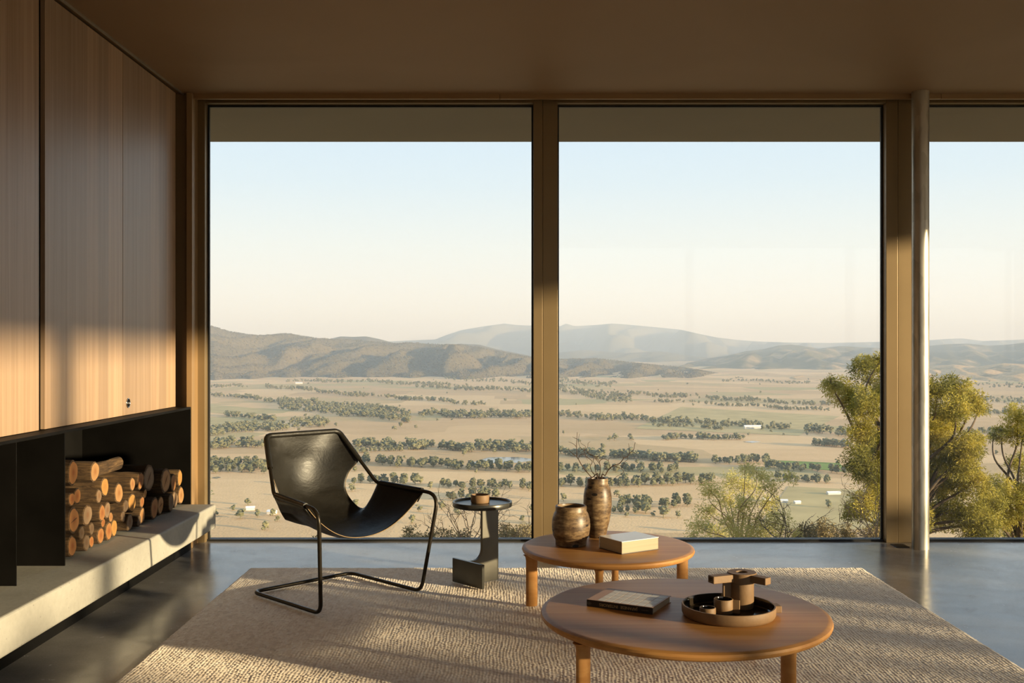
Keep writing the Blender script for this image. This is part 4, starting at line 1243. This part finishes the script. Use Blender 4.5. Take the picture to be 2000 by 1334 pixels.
shed(1628, 966, 16, 6, 2.6, 0.12, 'long low white shed left of the dark tree')
shed(1470, 838, 38, 12, 5, 0.05, 'long pale shed by the far tree belt in the right window')
shed(584, 750, 34, 14, 6, 0.1, 'far tiny farm building below the left hills')

# ================================================================== OUTSIDE: NEAR PLANTS
M['wattle'] = mat_leaf('wattle_foliage', (0.17, 0.175, 0.045), (0.42, 0.37, 0.075), (0.78, 0.63, 0.13), 0.35, 0.55, 0.35)
M['sapling'] = mat_leaf('sapling_foliage', (0.52, 0.48, 0.16), (0.72, 0.65, 0.23), (0.85, 0.76, 0.32), 0.3, 0.6, 0.4)
M['scrub'] = mat_leaf('scrub_foliage', (0.19, 0.16, 0.08), (0.31, 0.25, 0.125), (0.44, 0.36, 0.18), 0.3, 0.8, 0.2)

def leaves(centres, sizes, per, length, width, rng, droop=0.0, up=0.2):
    """tufts of narrow bent leaves; centres Nx3, sizes N"""
    vs, fs, b = [], [], 0
    for c, s_ in zip(centres, sizes):
        k = per
        d = rng.normal(size=(k, 3)); d /= np.linalg.norm(d, axis=1)[:, None] + 1e-9
        d[:, 2] = d[:, 2] * 0.8 + up; d /= np.linalg.norm(d, axis=1)[:, None] + 1e-9
        o0 = c + d * (rng.random((k, 1)) ** 0.6) * s_
        ll = length * rng.uniform(0.6, 1.3, (k, 1)); ww = width * rng.uniform(0.7, 1.3, (k, 1))
        d2_ = d + rng.normal(size=(k, 3)) * 0.5; d2_ /= np.linalg.norm(d2_, axis=1)[:, None]
        sd = np.cross(d2_, rng.normal(size=(k, 3))); sd /= np.linalg.norm(sd, axis=1)[:, None] + 1e-9
        tip = o0 + d2_ * ll - np.array([0, 0, droop]) * ll
        mid = o0 + d2_ * ll * 0.5
        q = np.stack([o0, mid + sd * ww / 2, tip, mid - sd * ww / 2], 1).reshape(-1, 3)
        vs.append(q); fs.append(np.arange(4 * k).reshape(k, 4) + b); b += 4 * k
    return np.concatenate(vs), np.concatenate(fs)

def grow(base, tips, r0, rng, wob=0.12, n=7):
    """limbs from a base to each tip, bent like wood"""
    mb = MB()
    for tp in tips:
        b = Vector(base); e = Vector(tp); Ln = (e - b).length
        c1 = b.lerp(e, 0.4) + Vector((rng.normal() * wob * Ln * 0.5, rng.normal() * wob * Ln * 0.5, Ln * 0.10))
        c2 = b.lerp(e, 0.75) + Vector((rng.normal() * wob * Ln * 0.4, rng.normal() * wob * Ln * 0.4, Ln * 0.05))
        P = spline([b, c1, c2, e], n)
        k = len(P)
        mb.tube(P, [r0 * (1 - 0.85 * i / k) for i in range(k)], 6)
    return mb

def bushy(name, label, cat, Y, blobs, foot_px, leafmat, barkmat, rng, tufts, per, tuft_r, ll, lw, trunk_r, group=None, spread=0.55, droop=0.1):
    """plant whose crown clumps stand at photo directions, at depth Y, rooted on the slope"""
    f = AT(foot_px, 1060, Y)
    gz_ = float(ground_z(f.x, f.y))
    root = empty(name, (f.x, f.y, gz_)); tag(root, label, cat, group)
    cs, ss, tips = [], [], []
    for px, py, r_ in blobs:
        rm = r_ * Y / FPX
        c = AT(px, py, Y + rng.uniform(-spread, spread))
        tips.append(c)
        k = max(3, int(tufts * (r_ / 40.0) ** 2))
        d = rng.normal(size=(k, 3)); d /= np.linalg.norm(d, axis=1)[:, None]
        q = np.array(c) + d * (rng.random((k, 1)) ** 0.45) * rm * np.array([1, 1, 0.9])
        cs.append(q); ss.append(np.full(k, tuft_r))
    V, Fc = leaves(np.concatenate(cs), np.concatenate(ss), per, ll, lw, rng, droop)
    V = V - np.array([f.x, f.y, gz_])
    fo = obj('foliage', np_mesh('foliage', V, Fc, leafmat, smooth=False), root); fo['kind'] = 'stuff'
    # trunk to the crown's middle, limbs to every clump
    mid = sum(tips, Vector((0, 0, 0))) / len(tips)
    lowz = min(p.z for p in tips)
    fork = Vector((f.x + (mid.x - f.x) * 0.4, f.y, gz_ + max(0.3, (lowz - gz_) * 0.8)))
    MB().tube(spline([Vector((f.x, f.y, gz_ - 0.1)), Vector((f.x, f.y, gz_)).lerp(fork, 0.5) + Vector((0.05, 0, 0)), fork], 5), [trunk_r * (1 - 0.03 * i) for i in range(11)], 8).build('trunk', barkmat, root, smooth=60)
    lb = grow(fork, tips, trunk_r * 0.62, rng)
    for c, q in zip(tips, cs):
        for k in range(min(6, len(q))):
            lb.tube([c, Vector(q[k]).lerp(c, 0.5) + Vector((0, 0, 0.03)), Vector(q[k])], [trunk_r * 0.16, trunk_r * 0.11, trunk_r * 0.05], 5)
    lb.build('limbs', barkmat, root, smooth=60)
    return root
rg = np.random.default_rng(77)
bushy('wattle_tree', 'large wattle tree with yellow-green foliage behind the steel column', 'tree', 11.0,
      [(1650,765,36),(1690,722,32),(1718,705,22),(1690,790,36),(1622,752,20),(1728,760,36),(1668,800,24),(1700,862,36),(1684,846,30),(1676,905,34),(1705,935,40),(1666,1000,24),(1690,985,30),(1722,890,40),
       (1765,760,46),(1765,850,50),(1770,930,52),(1765,1010,50),(1828,765,36),(1868,762,32),(1900,785,26),(1912,800,16),(1836,820,38),(1862,800,30),(1835,880,44),(1885,875,34),(1905,862,22),(1850,940,46),(1930,985,34),(1922,1030,38),(1872,905,38),(1824,935,38),(1824,850,34),(1742,1030,36),(1720,985,26),(1900,945,34),(1835,1000,46),(1890,1010,44)],
      1755, M['wattle'], M['branch'], rg, 130, 28, 0.045, 0.042, 0.009, 0.045)
bushy('wattle_tree', 'smaller wattle tree cut by the right edge of the photo', 'tree', 12.4,
      [(1985,815,28),(1956,845,22),(1998,850,30),(2030,830,30),(1940,852,12),(1990,905,26),(1950,960,40),(1995,985,40),(1945,1015,34),(1985,1035,36),(2040,950,50),(2040,1030,50)],
      1990, M['wattle'], M['branch'], rg, 130, 28, 0.045, 0.042, 0.009, 0.040)
bushy('pale_sapling', 'airy pale yellow-green sapling outside the right window', 'sapling', 9.6,
      [(1455,915,16),(1478,925,20),(1430,940,26),(1462,950,26),(1500,945,24),(1390,960,24),(1540,935,14),(1370,945,10),(1415,975,26),(1455,990,28),(1500,985,26),(1380,1000,24),(1430,1020,30),(1480,1025,30),(1520,1015,24),(1365,1030,22),(1400,1045,26),(1450,1050,26),(1500,1050,26),(1540,1040,20),(1355,1050,16)],
      1450, M['sapling'], M['pale_branch'], rg, 95, 18, 0.045, 0.034, 0.0075, 0.012, droop=0.2)
bushy('leafy_bush', 'little yellow-green bush at the very left of the window', 'bush', 13.0, [(397, 965, 14), (403, 978, 14), (393, 985, 16), (390, 1005, 24), (385, 1040, 30)], 390, M['sapling'], M['branch'], rg, 40, 20, 0.04, 0.05, 0.012, 0.03)
SCRUB = [  # px, py, r, depth, label
 (1572,1040,22,9.5,'grey-brown scrub bush at the foot of the pale sapling'), (1608,1034,24,10.6,'roundest grey-brown scrub bush left of the dark tree trunk'),
 (1650,1043,22,9.5,'low scrub bush just left of the dark tree trunk'), (1706,1046,22,9.7,'low scrub bush right of the dark tree trunk'),
 (803,1044,20,10.2,'round scrub bush beside the right chair leg'), (838,1050,16,9.3,'small scrub bush behind the right chair leg'),
 (872,1048,20,10.6,'scrub bush between chair leg and side table'), (905,1052,18,9.7,'scrub bush under the bare twigs left of the side table'),
 (990,1038,20,10.9,'greenish scrub bush right of the side table stem'), (1024,1040,22,11.8,'scrub bush against the central mullion'), (1005,1052,18,10.0,'dry low tuft of scrub near the sill right of the side table'),
 (620,1060,14,9.6,'small dark tuft of scrub by the left chair leg')]
for px, py, r_, Y, lb in SCRUB:
    bushy('scrub_bush', lb, 'bush', Y, [(px, py, r_), (px - r_ * 0.5, py + r_ * 0.6, r_ * 0.7), (px + r_ * 0.5, py + r_ * 0.6, r_ * 0.7), (px, py + r_ * 1.3, r_)], px, M['scrub'], M['pale_branch'], rg, 170, 14, 0.03, 0.03, 0.010, 0.010, 'scrub along the foot of the window', 0.2)

def bare_bush(name, label, px, py_mid, Y, span, hgt, seed, mat, n=9):
    rr = random.Random(seed)
    f = AT(px, 1056, Y); gz_ = float(ground_z(f.x, f.y))
    root = empty(name, (f.x, f.y, gz_)); tag(root, label, 'bush')
    top = AT(px, py_mid, Y).z
    hub = Vector((f.x, f.y, gz_ + (top - gz_) * 0.55))
    MB().tube([Vector((f.x, f.y, gz_ - 0.05)), hub], [0.016, 0.012], 6).build('stem', mat, root, smooth=60)
    mb = MB()
    def twig(p, d, ln, r_, depth):
        pts = [p]; q = p.copy(); dd = d.copy()
        for k in range(5):
            dd = (dd + Vector((rr.gauss(0, 0.22), rr.gauss(0, 0.22), rr.gauss(0.03, 0.2)))).normalized()
            q = q + dd * ln / 5; pts.append(q.copy())
            if depth > 0 and k >= 1:
                s_ = (dd + Vector((rr.gauss(0, 0.8), rr.gauss(0, 0.6), rr.gauss(0.1, 0.6)))).normalized()
                twig(q.copy(), s_, ln * rr.uniform(0.4, 0.6), r_ * 0.6, depth - 1)
        mb.tube(pts, [r_ * (1 - 0.15 * k) for k in range(len(pts))], 5)
    for k in range(n):
        a = -1 + 2 * (k + 0.5) / n
        d = Vector((a * 1.2, rr.uniform(-0.5, 0.5), rr.uniform(0.35, 1.0))).normalized()
        twig(hub.copy(), d, span * rr.uniform(0.7, 1.0), 0.0055, 2)
    mb.build('twigs', mat, root, smooth=60)
bare_bush('bare_bush', 'leafless twiggy bush behind the side table', 915, 1010, 8.75, 0.46, 0.4, 3, M['pale_branch'], 10)
bare_bush('bare_bush', 'leafless twiggy bush right of the side table stem', 1000, 1020, 9.1, 0.34, 0.4, 9, M['pale_branch'], 6)
bare_bush('bare_bush', 'leafless tan bush beside the right window frame', 1712, 1000, 8.8, 0.50, 0.4, 5, M['pale_branch'], 10)
bare_bush('bare_bush', 'leafless forked bush at the right side of the sapling', 1530, 1005, 8.7, 0.42, 0.4, 8, M['branch'], 5)

# unseen shrubs added outside the side windows, heights set to dapple the sun
for i in range(9):
    yc = -4.6 + i * 0.92
    root = empty('shade_shrub', (10.5, yc, -0.34)); tag(root, 'unseen leafy shrub added to shade the sunny side, number %s from the back' % ('one', 'two', 'three', 'four', 'five', 'six', 'seven', 'eight', 'nine')[i], 'shrub', 'shade shrubs added on the sunny terrace')
    htop = (2.00, 1.94, 1.94, 1.66, 1.72, 1.54, 1.38, 1.50, 1.36)[i]
    k = (380, 380, 340, 230, 230, 200, 180, 180, 180)[i]
    hz_ = htop + 0.34
    q = np.stack([rg.normal(0, 0.20, k), rg.uniform(-0.33, 0.33, k), 0.12 + (hz_ - 0.2) * (1 - rg.random(k) ** 1.7 * 0.95)], -1)
    q[:, 2] -= 0.16 * np.abs(q[:, 1]) + 0.10 * np.sin(q[:, 1] * 9 + i) * (q[:, 2] / hz_)
    q[:, 2] = np.maximum(q[:, 2], 0.08)
    V, Fc = leaves(q, np.full(k, 0.06), 22, 0.07, 0.022, rg, 0.1)
    fo = obj('foliage', np_mesh('foliage', V, Fc, M['wattle'], smooth=False), root); fo['kind'] = 'stuff'
    st_ = grow(Vector((0, 0, -0.05)), [Vector(q[j]) for j in range(0, k, 22)], 0.016, rg)
    st_.build('stems', M['branch'], root, smooth=60, world=False)

# ================================================================== HAZE OVER THE VALLEY
hz = NT('valley_haze')
hz.n.remove(hz.b)
vs_ = hz.new('VolumeScatter'); vs_.inputs['Color'].default_value = (0.72, 0.85, 1.0, 1); vs_.inputs['Density'].default_value = 7.5e-5; vs_.inputs['Anisotropy'].default_value = 0.0
hz.l.new(vs_.outputs[0], hz.out.inputs['Volume'])
o = MB().box(-26000, 26000, 420, 30000, -260, 700).build('valley_haze', hz.m)
tag(o, 'thin pale haze lying over the far plain and mountains', 'haze', kind='stuff')
